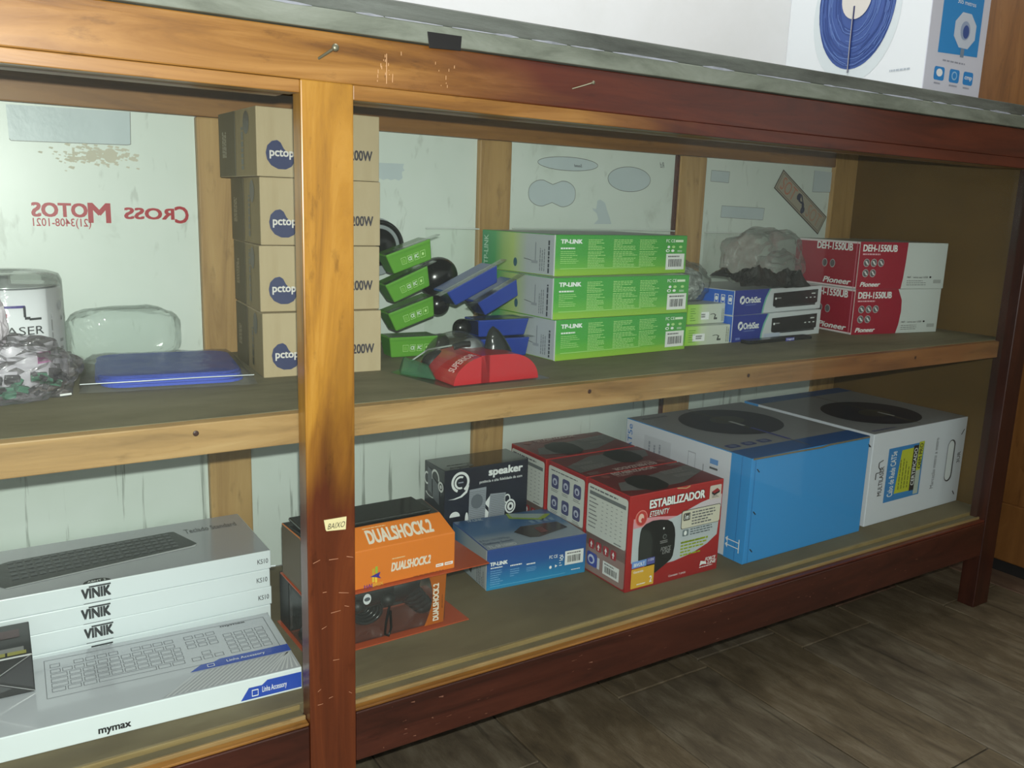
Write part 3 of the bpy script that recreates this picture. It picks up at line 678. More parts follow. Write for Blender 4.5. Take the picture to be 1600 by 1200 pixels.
a.text('Marcação metro a metro', .655, .24, .70, .82, INKG, 1, .0, 0, 90)
a.text('3UR', .93, .47, .965, .60, INKG, 1, .02, 0, 90)
a.strip([(.945, .80), (.975, .86)], .01, INK, 1).strip([(.93, .14), (.955, .09)], .01, INK, 1).done()
bm = bmesh.new(); pts = [(.84 + .045 * math.copysign(1, math.cos(t_)) * min(1, abs(math.cos(t_)) * 1.6), .50 + .24 * math.sin(t_)) for t_ in [2 * math.pi * k / 28 for k in range(28)]]
pts = []
for k in range(28):
    t_ = 2 * math.pi * k / 28; vv = .52 + .17 * (1 if math.sin(t_) > 0 else -1) + .075 * math.sin(t_); pts.append((.845 + .043 * math.cos(t_), vv))
fm = F['F']; a_ = [bm.verts.new(fm(u, v, .0012)) for u, v in pts]; b_ = [bm.verts.new(fm(.845 + (u - .845) * .8, .52 + (v - .52) * .94, .0002)) for u, v in pts]
bm.faces.new(b_)
for k in range(28): f_ = bm.faces.new([a_[k], a_[(k + 1) % 28], b_[(k + 1) % 28], b_[k]]); f_.material_index = 1
link('hand_hole', tome(bm), t, (P(226, 230, 234), P(70, 70, 74)))
a_ = None

# voltage stabiliser boxes
ER = P(150, 24, 30, .32, .5, 0, .2); ERD = P(112, 22, 28, .35); EG = P(186, 194, 200, .35); EBR = P(150, 124, 118, .4)
EFR = grad('stabiliser_front', 'z', [(0, (150, 24, 28)), (.5, (170, 30, 32)), (1, (168, 34, 34))], 0, .165)
def est_front(t, F):
    a = Art('front_print', t, F['F'])
    a.poly([(.045, .30), (.12, .25), (.3, .21), (.5, .215), (.7, .255), (.86, .32), (.965, .40), (.985, .72), (.75, .72), (.5, .70), (.3, .70), (.045, .72)], EG, 1)
    a.poly([(.045, .66), (.3, .66), (.5, .70), (.3, .735), (.045, .76)], P(214, 150, 160), 2)
    a.poly([(.5, .70), (.75, .79), (.985, .84), (.985, .70)], P(206, 196, 204), 2)
    a.text('ESTABILIZADOR', .20, .835, .79, .925, P(50, 16, 20), 2, .13).text('ESTABILIZADOR', .20, .838, .787, .922, TXT, 3, .07)
    a.text('ETERNITY', .20, .75, .41, .81, INK, 3, .06, .3).text('ETERNITY', .201, .752, .409, .808, TXT, 4, .01, .3)
    a.ell(.12, .755, .062, .085, P(220, 130, 120), 3).ell(.12, .755, .054, .074, P(190, 60, 56), 4).ell(.115, .76, .028, .045, P(228, 190, 176), 5).ell(.128, .74, .014, .02, P(190, 60, 56), 6)
    BK = P(24, 26, 26, .35); B2 = P(44, 48, 46, .4)
    a.poly([(.115, .31), (.11, .45), (.118, .60), (.13, .65), (.17, .685), (.24, .705), (.32, .70), (.40, .68), (.45, .645), (.48, .58), (.492, .50), (.492, .38), (.48, .28), (.462, .245), (.40, .20), (.30, .14), (.25, .17)], BK, 3)
    a.poly([(.118, .33), (.115, .45), (.122, .60), (.135, .64), (.22, .60), (.25, .50), (.25, .24)], B2, 4)
    a.ell(.36, .60, .008, .012, TXT, 5, 10).ell(.375, .51, .020, .025, P(120, 124, 124), 5, 14).ell(.375, .51, .014, .018, BK, 6, 14).lines(.33, .44, .43, .475, 2, P(150, 150, 150), 5, .5, 1).text('FORCE', .34, .36, .45, .40, P(150, 150, 150), 5, .01, .3).text('LINE', .36, .325, .45, .36, P(150, 150, 150), 5, .01, .3)
    a.rect(.05, .245, .20, .315, P(110, 150, 216), 5).rect(.205, .25, .285, .32, P(84, 88, 160), 5).rect(.05, .03, .285, .235, P(214, 166, 50), 5)
    a.text('BIVOLT', .07, .26, .18, .295, TXT, 6, .02).text('115V', .215, .285, .275, .31, TXT, 6).text('Garantia', .07, .19, .17, .215, TXT, 6, .01).text('2', .24, .06, .265, .125, TXT, 6, .04).lines(.11, .055, .2, .075, 1, TXT, 6, .5, 1)
    a.rrect(.545, .54, .98, .74, P(60, 60, 56), 3, .12, 1.26).rrect(.550, .546, .975, .734, P(212, 208, 190), 4, .12, 1.26)
    a.rrect(.565, .63, .64, .71, P(70, 68, 60), 5, .15, 1.26).text('3 em 1', .575, .645, .632, .70, TXT, 6, .03)
    a.lines(.66, .565, .96, .72, 5, INKG, 5, .45, 4)
    a.rrect(.57, .46, .635, .53, P(110, 124, 128), 3, .15, 1.26).ell(.60, .495, .016, .026, TXT, 4, 12).lines(.655, .455, .94, .535, 3, P(90, 100, 104), 3, .45, 6)
    a.lines(.56, .24, .88, .41, 5, P(150, 170, 20), 3, .5, 9).lines(.56, .375, .95, .41, 1, P(150, 170, 20), 3, .6, 3)
    a.rrect(.842, .80, .972, .95, P(206, 196, 186), 3, .1, 1.26).poly([(.865, .885), (.925, .915), (.955, .885), (.895, .86)], P(150, 30, 36), 4).poly([(.865, .86), (.895, .84), (.955, .865), (.955, .885), (.895, .86), (.865, .885)], INK, 4).lines(.87, .815, .95, .845, 2, INK, 4, .4, 2)
    a.text('Contém: 1 peça', .45, .045, .635, .075, TXT, 3, .0)
    a.poly([(.79, .085), (.80, .14), (.86, .12), (.87, .09), (.82, .10)], TXT, 3).text('FORCE', .85, .125, .97, .165, TXT, 3, .03, .3).text('LINE', .88, .085, .98, .12, TXT, 3, .03, .3).lines(.79, .06, .98, .078, 1, TXT, 3, .5, 2)
    a.done()
    tube('torn_tab', [(.10, -.0008, .1642), (.12, -.0012, .1615), (.128, -.001, .1642)], .0012, P(196, 150, 110), t)
def est_side(t, F, icons, seed):
    a = Art('side_print', t, F['L']); cream = P(206, 210, 204)
    a.rrect(.03, .02, .97, .44, EBR, 1, .08, .68).rect(.03, .3, .97, .46, EBR, 1)
    a.rrect(.03, .43, .97, .955, cream, 2, .06, .68)
    if not icons:
        a.rect(.08, .845, .93, .885, P(110, 116, 118), 3).lines(.08, .90, .75, .94, 1, INKG, 3, .4, 1)
        for k in range(8): a.lines(.08, .80 - .043 * k, .30, .815 - .043 * k, 1, INKG, 3, .8, k)
        for r_ in range(8):
            for c_ in range(5): a.rect(.38 + .11 * c_, .805 - .043 * r_, .42 + .11 * c_, .812 - .043 * r_, P(140, 146, 146), 3)
        a.lines(.7, .44, .92, .47, 1, INKG, 3, .4, 3)
        for k in range(4): a.rrect(.12 + .175 * k, .275, .25 + .175 * k, .375, P(164, 40, 48), 3, .2, .68).poly([(.155 + .175 * k, .32), (.185 + .175 * k, .36), (.215 + .175 * k, .32), (.195 + .175 * k, .32), (.195 + .175 * k, .29), (.175 + .175 * k, .29), (.175 + .175 * k, .32)], TXT, 4)
        a.rrect(.09, .085, .34, .235, P(60, 76, 160), 3, .2, .68).ell(.2, .16, .08, .05, P(200, 208, 230), 4).ell(.2, .155, .05, .03, P(60, 76, 160), 5).rect(.345, .09, .40, .21, P(210, 214, 220), 3)
        a.barcode(.48, .075, .86, .215, 3, seed)
    else:
        a.lines(.1, .90, .8, .93, 1, INKG, 3, .4, 1)
        for r_ in range(2):
            for c_ in range(3):
                u = .12 + .29 * c_; v = .72 - .24 * r_; a.rrect(u, v, u + .19, v + .15, P(74, 76, 120), 3, .18, .68).ell(u + .095, v + .075, .06, .04, P(190, 194, 214), 4).rect(u + .07, v + .05, u + .12, v + .09, P(74, 76, 120), 5).lines(u, v - .045, u + .19, v - .01, 2, INKG, 3, .4, c_)
    a.done()
def est_top(t, F, flip):
    f = (lambda u, v: (u, v)) if not flip else (lambda u, v: (1 - u, 1 - v))
    a = Art('lid_print', t, F['T'])
    def PL(p, m, l): a.poly([f(*q) for q in p], m, l)
    PL([(.02, .25), (.12, .55), (.40, .62), (.98, .80), (.98, .45), (.62, .14), (.50, .14), (.20, .14)], P(112, 108, 108), 1)
    PL([(.18, .22), (.18, .48), (.23, .66), (.36, .74), (.46, .68), (.50, .50), (.48, .18), (.40, .05), (.25, .05)], P(26, 24, 24), 2)
    def TX(s_, u0, v0, u1, v1, m, l, b=0.0, sh=0):
        if flip: a.text(s_, 1 - u1, 1 - v1, 1 - u0, 1 - v0, m, l, b, sh, 180)
        else: a.text(s_, u0, v0, u1, v1, m, l, b, sh)
    TX('ESTABILIZADOR', .22, .87, .68, .975, P(206, 184, 180), 3, .05); TX('ETERNITY', .22, .78, .40, .85, P(190, 150, 146), 3, 0.02, .3)
    q = f(.13, .88); a.ell(q[0], q[1], .04, .07, P(150, 80, 76), 2, 16)
    for (u0, v0, u1, v1) in ((.62, .55, .90, .72), (.82, .86, .95, .97), (.66, .36, .90, .48)):
        q0 = f(u0, v0); q1 = f(u1, v1); a.lines(min(q0[0], q1[0]), min(q0[1], q1[1]), max(q0[0], q1[0]), max(q0[1], q1[1]), 3, P(150, 144, 140), 3, .4, 3)
    a.done()
EL = ['red voltage stabilizer box nearest the front, its full picture side facing out', 'red voltage stabilizer box in mid row, six purple icons on its side', 'red voltage stabilizer box at the back of the row, against the rear panel']
for i, (x, y, d_, h_) in enumerate([(.5598, .0842, .1118, .1651), (.5600, .1985, .1130, .1648), (.5570, .3145, .1180, .1655)]):
    t, F = carton('stabilizer_box', EL[i], 'box', x, y, B, -.0044 if i != 1 else .003, .2081, d_, h_, {'F': EFR, 'L': ER, 'T': ERD, 'R': ER}, 'red stabilizer boxes in a row')
    if i == 0: est_front(t, F)
    est_side(t, F, i == 1, i); est_top(t, F, i == 1)

# blue switch box
TB = grad('switch_blue', 'z', [(0, (36, 140, 190)), (.2, (34, 124, 176)), (.55, (36, 84, 150)), (1, (42, 70, 138))], 0, .07)
TT = grad('switch_top', 'y', [(0, (150, 160, 172)), (.3, (140, 154, 168)), (.45, (70, 112, 156)), (.75, (40, 96, 150)), (1, (46, 80, 120))], 0, .15)
TS = grad('switch_side', 'y', [(0, (176, 180, 184)), (.5, (160, 172, 182)), (.8, (76, 120, 160)), (1, (56, 100, 150))], 0, .15)
t, F = carton('switch_box', 'flat blue and silver network device box leaning nothing, between the orange packs and red boxes', 'box', .3661, .1980, B, -.0850, .1880, .1380, .0700, {'F': TB, 'L': TS, 'T': TT, 'R': TB})
t['label'] = 'flat blue and silver network device box between the orange packs and the red boxes'
a = Art('front_print', t, F['F'])
a.text('TP-LINK', .028, .60, .195, .685, TXT, 1, .09, part='logo').lines(.033, .52, .15, .57, 1, TXT, 1, .5, 1).lines(.033, .12, .16, .50, 7, P(120, 170, 214), 1, .35, 2)
a.lines(.224, .50, .37, .56, 1, TXT, 1, .5, 3).lines(.224, .25, .34, .46, 4, P(120, 170, 214), 1, .35, 4).lines(.385, .46, .48, .52, 1, TXT, 1, .5, 5).lines(.385, .30, .50, .42, 3, P(120, 170, 214), 1, .35, 6)
a.lines(.033, .075, .98, .10, 1, P(120, 190, 224), 1, .35, 6, False)
a.text('FC CE', .615, .52, .70, .60, TXT, 1, .01).ell(.745, .50, .018, .045, TXT, 1, 12).ell(.745, .50, .01, .025, P(40, 90, 150), 2, 12).ell(.63, .30, .013, .04, TXT, 1, 12).ell(.685, .31, .017, .045, TXT, 1, 3).lines(.72, .28, .76, .6, 5, TXT, 1, .3, 1)
a.barcode(.778, .285, .972, .64, 1, 5).lines(.85, .12, .97, .16, 1, TXT, 1, .5, 7).done()
a = Art('lid_print', t, F['T'])
a.poly([(.40, .38), (.48, .16), (.56, .13), (.92, .28), (.90, .50), (.52, .52)], P(56, 50, 52, .25), 2).rect(.62, .24, .70, .42, P(110, 60, 60), 3)
a.poly([(.55, 1), (.95, .78), (.80, .62), (.52, .82)], P(150, 176, 60), 2).poly([(.57, .98), (.90, .80), (.78, .69), (.56, .84)], P(160, 178, 176), 3)
a.text('TP-LINK', .12, .90, .28, .97, P(190, 204, 216), 2, .02).text('8-Port 10/100Mbps', .02, .22, .31, .30, P(60, 80, 110), 2, .0).text('Desktop Switch', .02, .13, .31, .20, P(60, 80, 110), 2, .02).text('TL-SF1008D', .03, .03, .30, .10, P(206, 210, 214), 2, .02)
for k in range(4): a.rect(.66 + .07 * k, .56, .70 + .07 * k, .66, P(120, 150, 176), 2)
a.done()
a = Art('side_print', t, F['L']); a.lines(.72, .04, .93, .55, 5, INKG, 1, .35, 2, True, True).rect(.975, .01, .995, .99, P(220, 224, 226), 1)
a.poly([(.50, .30), (.52, .16), (.58, .12), (.60, .28), (.58, .44), (.53, .46)], P(20, 22, 24), 1).done()

# speaker box
SPK = P(24, 28, 44, .3, .5, 0, .3); SPT = P(16, 16, 18, .2, .5, 0, .5)
t, F = carton('speaker_box', 'black speaker box with silver speakers pictured on it, against the rear panel', 'box', .3675, .3476, B, -.0108, .1717, .0778, .1600, {'F': SPK, 'L': SPK, 'T': SPT, 'R': SPK})
a = Art('front_print', t, F['F'])
a.text('speaker', .515, .850, .925, .960, TXT, 1, .08, part='title_lettering').text('potência e alta fidelidade de som', .405, .790, .925, .832, TXT, 1, .01)
def ring(a, cu, cv, ru, rv, t_, m, l, a0=0, a1=360, n=30):
    for k in range(n):
        p = [math.radians(a0 + (a1 - a0) * q / n) for q in (k, k + 1)]
        a.poly([(cu + ru * math.cos(p[0]), cv + rv * math.sin(p[0])), (cu + ru * math.cos(p[1]), cv + rv * math.sin(p[1])), (cu + ru * (1 - t_) * math.cos(p[1]), cv + rv * (1 - t_) * math.sin(p[1])), (cu + ru * (1 - t_) * math.cos(p[0]), cv + rv * (1 - t_) * math.sin(p[0]))], m, l)
ring(a, .18, .85, .105, .118, .25, TXT, 1, -60, 250); ring(a, .18, .845, .068, .075, .30, TXT, 1, 60, 290); a.rect(.155, .838, .215, .852, P(150, 156, 170), 1)
a.poly([(.262, .80), (.24, .74), (.18, .69), (.10, .67), (.04, .668), (.12, .66), (.20, .675), (.26, .72), (.284, .80)], TXT, 1)
SV = P(150, 156, 164, .3); SV2 = P(104, 110, 118, .35)
a.poly([(.287, .745), (.487, .752), (.474, .25), (.277, .25)], SV, 2)
for k in range(22): a.rect(.29, .27 + .021 * k, .476, .275 + .021 * k, SV2, 3)
a.ell(.375, .60, .07, .085, SV2, 4); a.poly([(.474, .56), (.535, .64), (.51, .25), (.474, .25)], TXT, 1).poly([(.48, .55), (.52, .50), (.52, .45), (.48, .50)], SPK, 2)
a.poly([(.535, .66), (.728, .648), (.712, .25), (.515, .25)], SV, 2)
for k in range(18): a.rect(.54, .27 + .021 * k, .71, .275 + .021 * k, SV2, 3)
a.ell(.785, .475, .066, .085, TXT, 3).ell(.785, .475, .05, .064, SPK, 4).ell(.785, .475, .04, .05, TXT, 5).ell(.785, .475, .016, .022, SPK, 6)
ring(a, .745, .57, .04, .055, .3, TXT, 2); a.ell(.12, .46, .06, .06, TXT, 1, 24, 0, 180); a.ell(.26, .40, .02, .09, TXT, 1)
for k in range(14): a.rect(.74 + .018 * k, .56, .744 + .018 * k, .80, P(38, 42, 60), 1)
a.done()
a = Art('side_print', t, F['L'])
ring(a, .13, .81, .13, .075, .3, TXT, 1, 60, 300); ring(a, .55, .86, .2, .1, .25, TXT, 1, -10, 200); a.poly([(.18, .95), (.38, .93), (.40, .66), (.2, .68)], SV2, 2).poly([(.42, .86), (.75, .80), (.76, .58), (.45, .62)], SV2, 2); ring(a, .84, .80, .13, .06, .4, TXT, 3); a.ell(.84, .80, .05, .022, TXT, 3)
ring(a, .35, .66, .28, .05, .2, TXT, 1, 190, 350); a.done()
a = Art('lid_print', t, F['T']); a.text('speaker', .08, .06, .36, .25, P(120, 122, 120), 1, .03, 0, 180).lines(.1, .3, .45, .36, 1, P(70, 70, 70), 1, .5, 2).done()

# keyboard boxes ---------------------------------------------------------
VW = P(224, 232, 236, .35, .5, 0, .2); VG = P(170, 172, 180, .22, .5, 0, .4)
VL = ['white keyboard box, bottom of the stack of four, mostly hidden behind the wider box', 'white keyboard box, second from the bottom of the stack of four', 'white keyboard box, third from the bottom of the stack of four', 'white keyboard box topping the stack of four, black keyboard pictured on its lid']
z = B
for i in range(4):
    h_ = .0277; w_ = .4366
    t, F = carton('keyboard_box', VL[i], 'box', -.4016 + .002 * (i % 2), .262 + .001 * (i % 2), z, 0, w_, .172, h_, {'F': VW, 'L': VW, 'T': VG if i == 3 else VW, 'R': VW}, 'stacked slim keyboard boxes')
    a = Art('front_print', t, F['F'])
    a.text('VINIK', .432, .28, .510, .76, P(46, 48, 52), 1, .10, part='logo').rect(.452, .80, .512, .88, P(56, 58, 62), 1)
    a.text('KS10', .955, .34, .990, .60, P(84, 86, 92), 1, .016, part='lettering').rect(.435, .02, .510, .05, INKG, 1)
    a.done()
    if i == 3:
        a = Art('lid_print', t, F['T']); K1 = P(26, 28, 32, .35); K2 = P(84, 86, 92, .4)
        a.poly([(.240, .20), (.782, .395), (.803, .43), (.800, .46), (.758, .79), (.748, .80), (.26, .73), (.225, .69), (.228, .24)], K1, 1)
        a.poly([(.245, .18), (.79, .365), (.803, .42), (.782, .395), (.24, .20)], P(220, 222, 226), 1)
        Rk = random.Random(2)
        for r_ in range(5):
            v = .33 + .085 * r_; u = .262 - .002 * r_
            while u < .735 - .0 * r_:
                dv = (u - .25) * .20 * (1 - r_ * .12)
                a.poly([(u, v + dv), (u + .018, v + dv + .004), (u + .017, v + dv + .048), (u + .001, v + dv + .044)], K2, 2); u += .0245
        a.text('Teclado Standard', .790, .70, .965, .80, P(80, 82, 88), 1, .01, part='title_lettering')
        a.ell(.475, .0, .038, .075, P(30, 30, 32), 1, 20, 0, 180).text('ABNT 2', .450, .008, .500, .04, TXT, 2, .02).done()
        tube('lid_tab', [(.4366, .004, .0015), (.4440, .002, .0015)], .0012, VW, t)
    z += h_ + .0002
t, F = carton('keyboard_box', 'wide white keyboard box with outlined keyboard drawing, in front of the stack', 'box', -.4230, .0885, B, -.0480, .4375, .1680, .0300, {'F': VW, 'L': VW, 'T': P(196, 200, 208, .2, .5, 0, .5), 'R': VW}, None)
a = Art('lid_print', t, F['T']); LI = P(110, 112, 118)
def kframe(u0, v0, u1, v1, l=1): a.frame(u0, v0, u1, v1, .0018, .005, LI, l)
kframe(.352, .36, .978, .93)
for r_ in range(6):
    v = .80 - .070 * r_ - (.015 if r_ else 0)
    u = .366; k = 0
    while u < .700:
        wd = .026 if r_ in (0, 1) else (.030 + .012 * (k == 0))
        if r_ == 5: wd = (.034, .034, .034, .15, .034, .034, .034)[k % 7]
        if not (r_ == 0 and k in (1, 6)): kframe(u, v, min(u + wd, .71), v + .055)
        u += wd + .0045; k += 1
    for k in range(3):
        if r_ in (0, 1, 2, 5) or (r_ == 4 and k == 1): kframe(.728 + .032 * k, v, .754 + .032 * k, v + .055)
    if r_ > 0:
        for k in range(4): kframe(.838 + .032 * k, v, .864 + .032 * k, v + .055)
a.text('mymax', .842, .885, .918, .915, INKG, 1, .05)
a.poly([(.62, .02), (.75, .265), (.998, .27), (.998, .01)], P(176, 178, 184, .25), 1)
for k in range(24):
    u = .63 + .0155 * k; a.poly([(u, .02), (u + .006, .02), (u + .10 * min(1, (.998 - u - .006) / .106), .26), (u + .094 * min(1, (.998 - u - .006) / .106), .26)], P(206, 208, 212, .25), 2)
BB = P(38, 76, 180, .25, .5, 0, .3)
a.poly([(.71, .275), (.998, .275), (.998, .385), (.80, .385), (.78, .355), (.745, .355)], BB, 3).text('Linha Accessory', .815, .30, .925, .345, TXT, 4, .01).frame(.760, .292, .780, .335, .0018, .006, TXT, 4); a.done()
a = Art('front_print', t, F['F']); a.text('mymax', .463, .12, .540, .42, INK, 1, .06, part='logo')
a.poly([(.825, .10), (.998, .10), (.998, .80), (.90, .80), (.885, .62), (.848, .62)], BB, 1).text('Linha Accessory', .885, .22, .955, .55, TXT, 2, .01).frame(.856, .20, .874, .5, .0015, .04, TXT, 2)
a.text('GARANTIA 1 ANO DIA', .08, .30, .235, .50, INKG, 1).done()
# small black glossy box
t, F = carton('black_box', 'small glossy black box lying on the wide keyboard box at the left edge', 'box', -.390, .1700, B + .0304, -.03, .1140, .0880, .0500, {'F': P(20, 20, 22, .4, .4)})
a = Art('front_print', t, F['F']); gy = P(140, 140, 142, .2)
a.strip([(1, .98), (.60, .45), (1, .03)], .012, gy, 1).strip([(0, .42), (.60, .45)], .012, gy, 1).rect(0, .95, 1, .985, P(190, 190, 190), 1)
a.poly([(.99, .92), (.66, .47), (.99, .12)], P(40, 40, 44, .4), 1).poly([(0, .9), (.5, .9), (.2, .52), (0, .5)], P(52, 52, 56, .4), 1).poly([(.3, .38), (.62, .40), (.8, .2), (.5, .06), (.2, .1)], P(60, 60, 64, .4), 1).done()
a = Art('lid_print', t, F['T']); a.rect(.1, .12, .93, .24, P(150, 150, 150), 1).rect(.58, .02, .76, .12, P(176, 170, 80), 1).rect(.78, .02, .95, .12, P(176, 170, 80), 1).rect(.2, .55, .9, .8, P(70, 30, 34), 1).done()

# ================================================================== GAMEPAD PACKS
OR = P(222, 122, 36, .35, .5, 0, .15); ORD = P(176, 74, 34, .35, .5, 0, .15)
def gamepad(parent, cx, cy, cz, s=1.0):
    bm = bmesh.new()
    for c, r in (((0, 0, 0), (.055, .026, .025)), ((-.045, 0, -.002), (.029, .026, .026)), ((.045, 0, -.002), (.029, .026, .026))):
        sphere(bm, (cx + c[0] * s, cy + c[1], cz + c[2]), (r[0] * s, r[1], r[2]), 20, 12)
    for sx in (-1, 1):
        for k in range(6):
            sphere(bm, (cx + sx * (.050 + .005 * k) * s, cy - .004 - .001 * k, cz - .006 - .0070 * k), (.022 - .0010 * k, .020 - .001 * k, .0125), 14, 8)
    o = link('gamepad', tome(bm, True), parent, (P(26, 26, 28, .3, .5),))
    bm = bmesh.new()
    for sx in (-1, 1):
        sphere(bm, (cx + sx * .02 * s, cy - .024, cz - .010), (.011, .011, .010), 14, 8)
    link('thumb_sticks', tome(bm, True), o, (M_blackm,))
    return o
def dual(t, big, lw, dd, hh):
    block('backing_card', .045, lw, -.002, dd, 0, .0016, ORD, t, .0004)
# lower pack
t = thing('gamepad_pack', 'lower orange gamepad pack, open front showing the black controller', 'package', (.045, .130, B), (0, 0, .02), 'orange gamepad packs')
block('backing_card', 0, .248, -.008, .128, 0, .0016, ORD, t, .0004)
block('rear_insert', .004, .212, .086, .126, .0017, .0800, M_blackm, t, .002)
gamepad(t, .108, .054, .0555, 1.18)
for k in range(4): tube('coiled_cable', [(.108 + (.022 - .003 * k) * math.cos(q), .048 + .006 * k, .022 + (.016 - .002 * k) * math.sin(q)) for q in [2 * math.pi * j / 20 for j in range(20)]], .0028, M_black, t, 8, True)
bm = bmesh.new(); F_ = []
for k in range(9):
    z_ = .004 + .076 * k / 8; xl = .180 + .010 * math.sin(k / 8 * 3.0) ; F_.append((bm.verts.new((xl - .004 + .006 * k / 8, .0, z_)), bm.verts.new((.208 + .004 * k / 8, 0, z_))))
for k in range(8): bm.faces.new([F_[k][0], F_[k][1], F_[k + 1][1], F_[k + 1][0]])
bmesh.ops.solidify(bm, geom=list(bm.faces), thickness=-.001)
st = link('orange_band', tome(bm), t, (OR,))
a = Art('lettering', st, lambda u, v, e: (.184 + .024 * u, -.0016 - e, .006 + .072 * v)); a.text('DUALSHOCK.2', .22, .06, .60, .86, P(224, 214, 196), 1, .07, 0, 90).lines(.80, .3, .92, .6, 1, P(120, 60, 20), 1, .4, 1, True, True).done()
bm = bmesh.new(); add_hexa(bm, boxpts(.002, .214, .002, .084, .0018, .081)); bevel(bm, .006, 3); link('clear_blister', tome(bm), t, (M_clear,))
cb = tube('cable_tie', [(.118, -.004, .052), (.112, -.006, .03), (.110, -.006, .012), (.116, -.006, .008), (.120, -.006, .02), (.119, -.005, .045)], .0018, M_black, t)
a = Art('round_label', t, lambda u, v, e: (u, .001 - e, v)); a.ell(.086, .068, .006, .008, P(200, 204, 206), 1).ell(.086, .068, .0045, .003, P(80, 84, 90), 2).done('small white round sticker')
# upper pack
zu = B + .0825
t = thing('gamepad_pack', 'upper orange gamepad pack with a plain orange front panel, on top of the open one', 'package', (.045, .132, zu), (0, 0, .015), 'orange gamepad packs')
block('backing_card', 0, .282, -.008, .110, 0, .0016, ORD, t, .0004)
bm = bmesh.new()
pr = [(-.0, .002), (-.0, .058), (.030, .081), (.105, .078), (.105, .002)]
a0 = [bm.verts.new((.002, y, q)) for y, q in pr]; a1 = [bm.verts.new((.226 - (.010 if i == 2 else 0), y, q)) for i, (y, q) in enumerate(pr)]
n = 5
fs_ = []
for k in range(n): fs_.append(bm.faces.new([a0[k], a1[k], a1[(k + 1) % n], a0[(k + 1) % n]]))
fs_.append(bm.faces.new(a0[::-1])); fs_.append(bm.faces.new(a1))
for f_, mi in zip(fs_, (0, 0, 1, 1, 1, 2, 0)): f_.material_index = mi
bevel(bm, .0012, 2)
link('pack_body', tome(bm), t, (OR, P(20, 20, 20, .16, .5, 0, .6), P(98, 84, 62, .6)))
a = Art('front_print', t, lambda u, v, e: (.226 * u, -e, .002 + .056 * v))
a.text('DUALSHOCK.2', .545, .30, .84 - .02, .52, P(226, 214, 196), 1, .08, .2).lines(.55, .60, .64, .66, 1, P(226, 190, 140), 1, .5, 1)
a.rect(.86, .14, .915, .22, TXT, 1).rect(.925, .14, .985, .22, TXT, 1).lines(.865, .16, .91, .2, 1, OR, 2, .6, 3).lines(.93, .16, .98, .2, 1, OR, 2, .6, 4).lines(.70, -.0, .98, .05, 1, P(150, 80, 20), 1, .4, 2)
for (u, v, du, dv, cc) in ((.415, .30, .016, .18, (200, 160, 40)), (.436, .34, .016, .18, (150, 180, 60)), (.415, .12, .014, .15, (220, 190, 60)), (.434, .10, .014, .14, (240, 200, 60))): a.rect(u, v, u + du, v + dv, P(*cc), 1)
a.poly([(.40, .28), (.47, .36), (.46, .26), (.475, .18), (.44, .24)], P(60, 40, 140), 2)
a.text('HAI', .362, -.0, .415, .09, P(110, 40, 130), 1, .04).text('BRIX', .418, .0, .49, .09, P(220, 170, 60), 1, .03).done()
L0 = math.hypot(.030, .023)
a = Art('top_print', t, lambda u, v, e: (.226 * u, .030 * v - .6 * e, .058 + .023 * v + .8 * e)); a.text('DUALSHOCK.2', .41, .22, .86, .78, P(226, 214, 196), 1, .07, .0).lines(.40, .84, .56, .92, 1, P(226, 190, 140), 1, .5, 1).done()
bm = bmesh.new(); add_hexa(bm, boxpts(.01, .205, .035, .10, .0815, .0865)); bevel(bm, .002, 2); link('blister_top', tome(bm), t, (P(40, 42, 40, .15, .5, 0, .5),))

# ================================================================== HEADSET PACKS (green and blue trays)
GRN = P(96, 160, 54, .25, .5, 0, .4); BLU = P(36, 62, 150, .25, .5, 0, .4); GRD = P(60, 130, 24, .25, .5, 0, .3); BLD = P(22, 30, 70, .25, .5, 0, .3)
def pack(name, label, group, bl, ang, yaw, W, Wb, H, D, mats, marks, cups, flange):
    t = thing(name, label, 'package', bl, (0, -ang, yaw), group)
    off = (W - Wb) / 2
    bm = bmesh.new()
    fs_ = add_hexa(bm, [(0, .006, 0), (Wb, .006, 0), (Wb, D - .006, 0), (0, D - .006, 0), (-off, 0, H), (W - off, 0, H), (W - off, D, H), (-off, D, H)])
    fs_[5].material_index = 1; fs_[0].material_index = 1
    bevel(bm, .0025, 3); link('tray', tome(bm), t, mats)
    fm = lambda u, v, e: (-off * v + (Wb + (W - Wb) * v) * u, .006 * (1 - v) - e - .0002, v * H)
    if marks:
        a = Art('tray_marks', t, fm); a.rect(.02, .82, .985, .835, P(50, 110, 30), 1)
        for k, s_ in enumerate(('', 'CE', 'FC', '')):
            u = .26 + .155 * k; a.frame(u, .28, u + .12, .60, .006, .016, P(190, 226, 150), 1)
            if s_: a.text(s_, u + .02, .36, u + .10, .53, TXT, 1, .03)
        a.ell(.785, .44, .025, .07, P(190, 226, 150), 1).lines(.28, .34, .36, .54, 3, P(150, 200, 100), 1, .4, 1).done()
    # clear flange sheet on the tray rim
    fx0, fx1, fd = flange
    block('clear_flange', fx0, fx1, -.004, fd, H + .0002, H + .0012, M_clear, t, .0003)
    for (cx, cy, cz, r) in cups:
        bm = bmesh.new(); sphere(bm, (cx, cy, cz), (r, r * .8, r * .92), 24, 14); e = link('ear_cup', tome(bm, True), t, (M_black,))
    return t
YG = .295
gl_ = 'green headset packs by the brown cartons'
gp = [((.2484, YG, .7093), .34, .078, .066), ((.2495, YG, .6655), .40, .076, .064), ((.2525, YG, .6210), .33, .080, .068), ((.2442, YG, S + .0003), .0, .083, .072)]
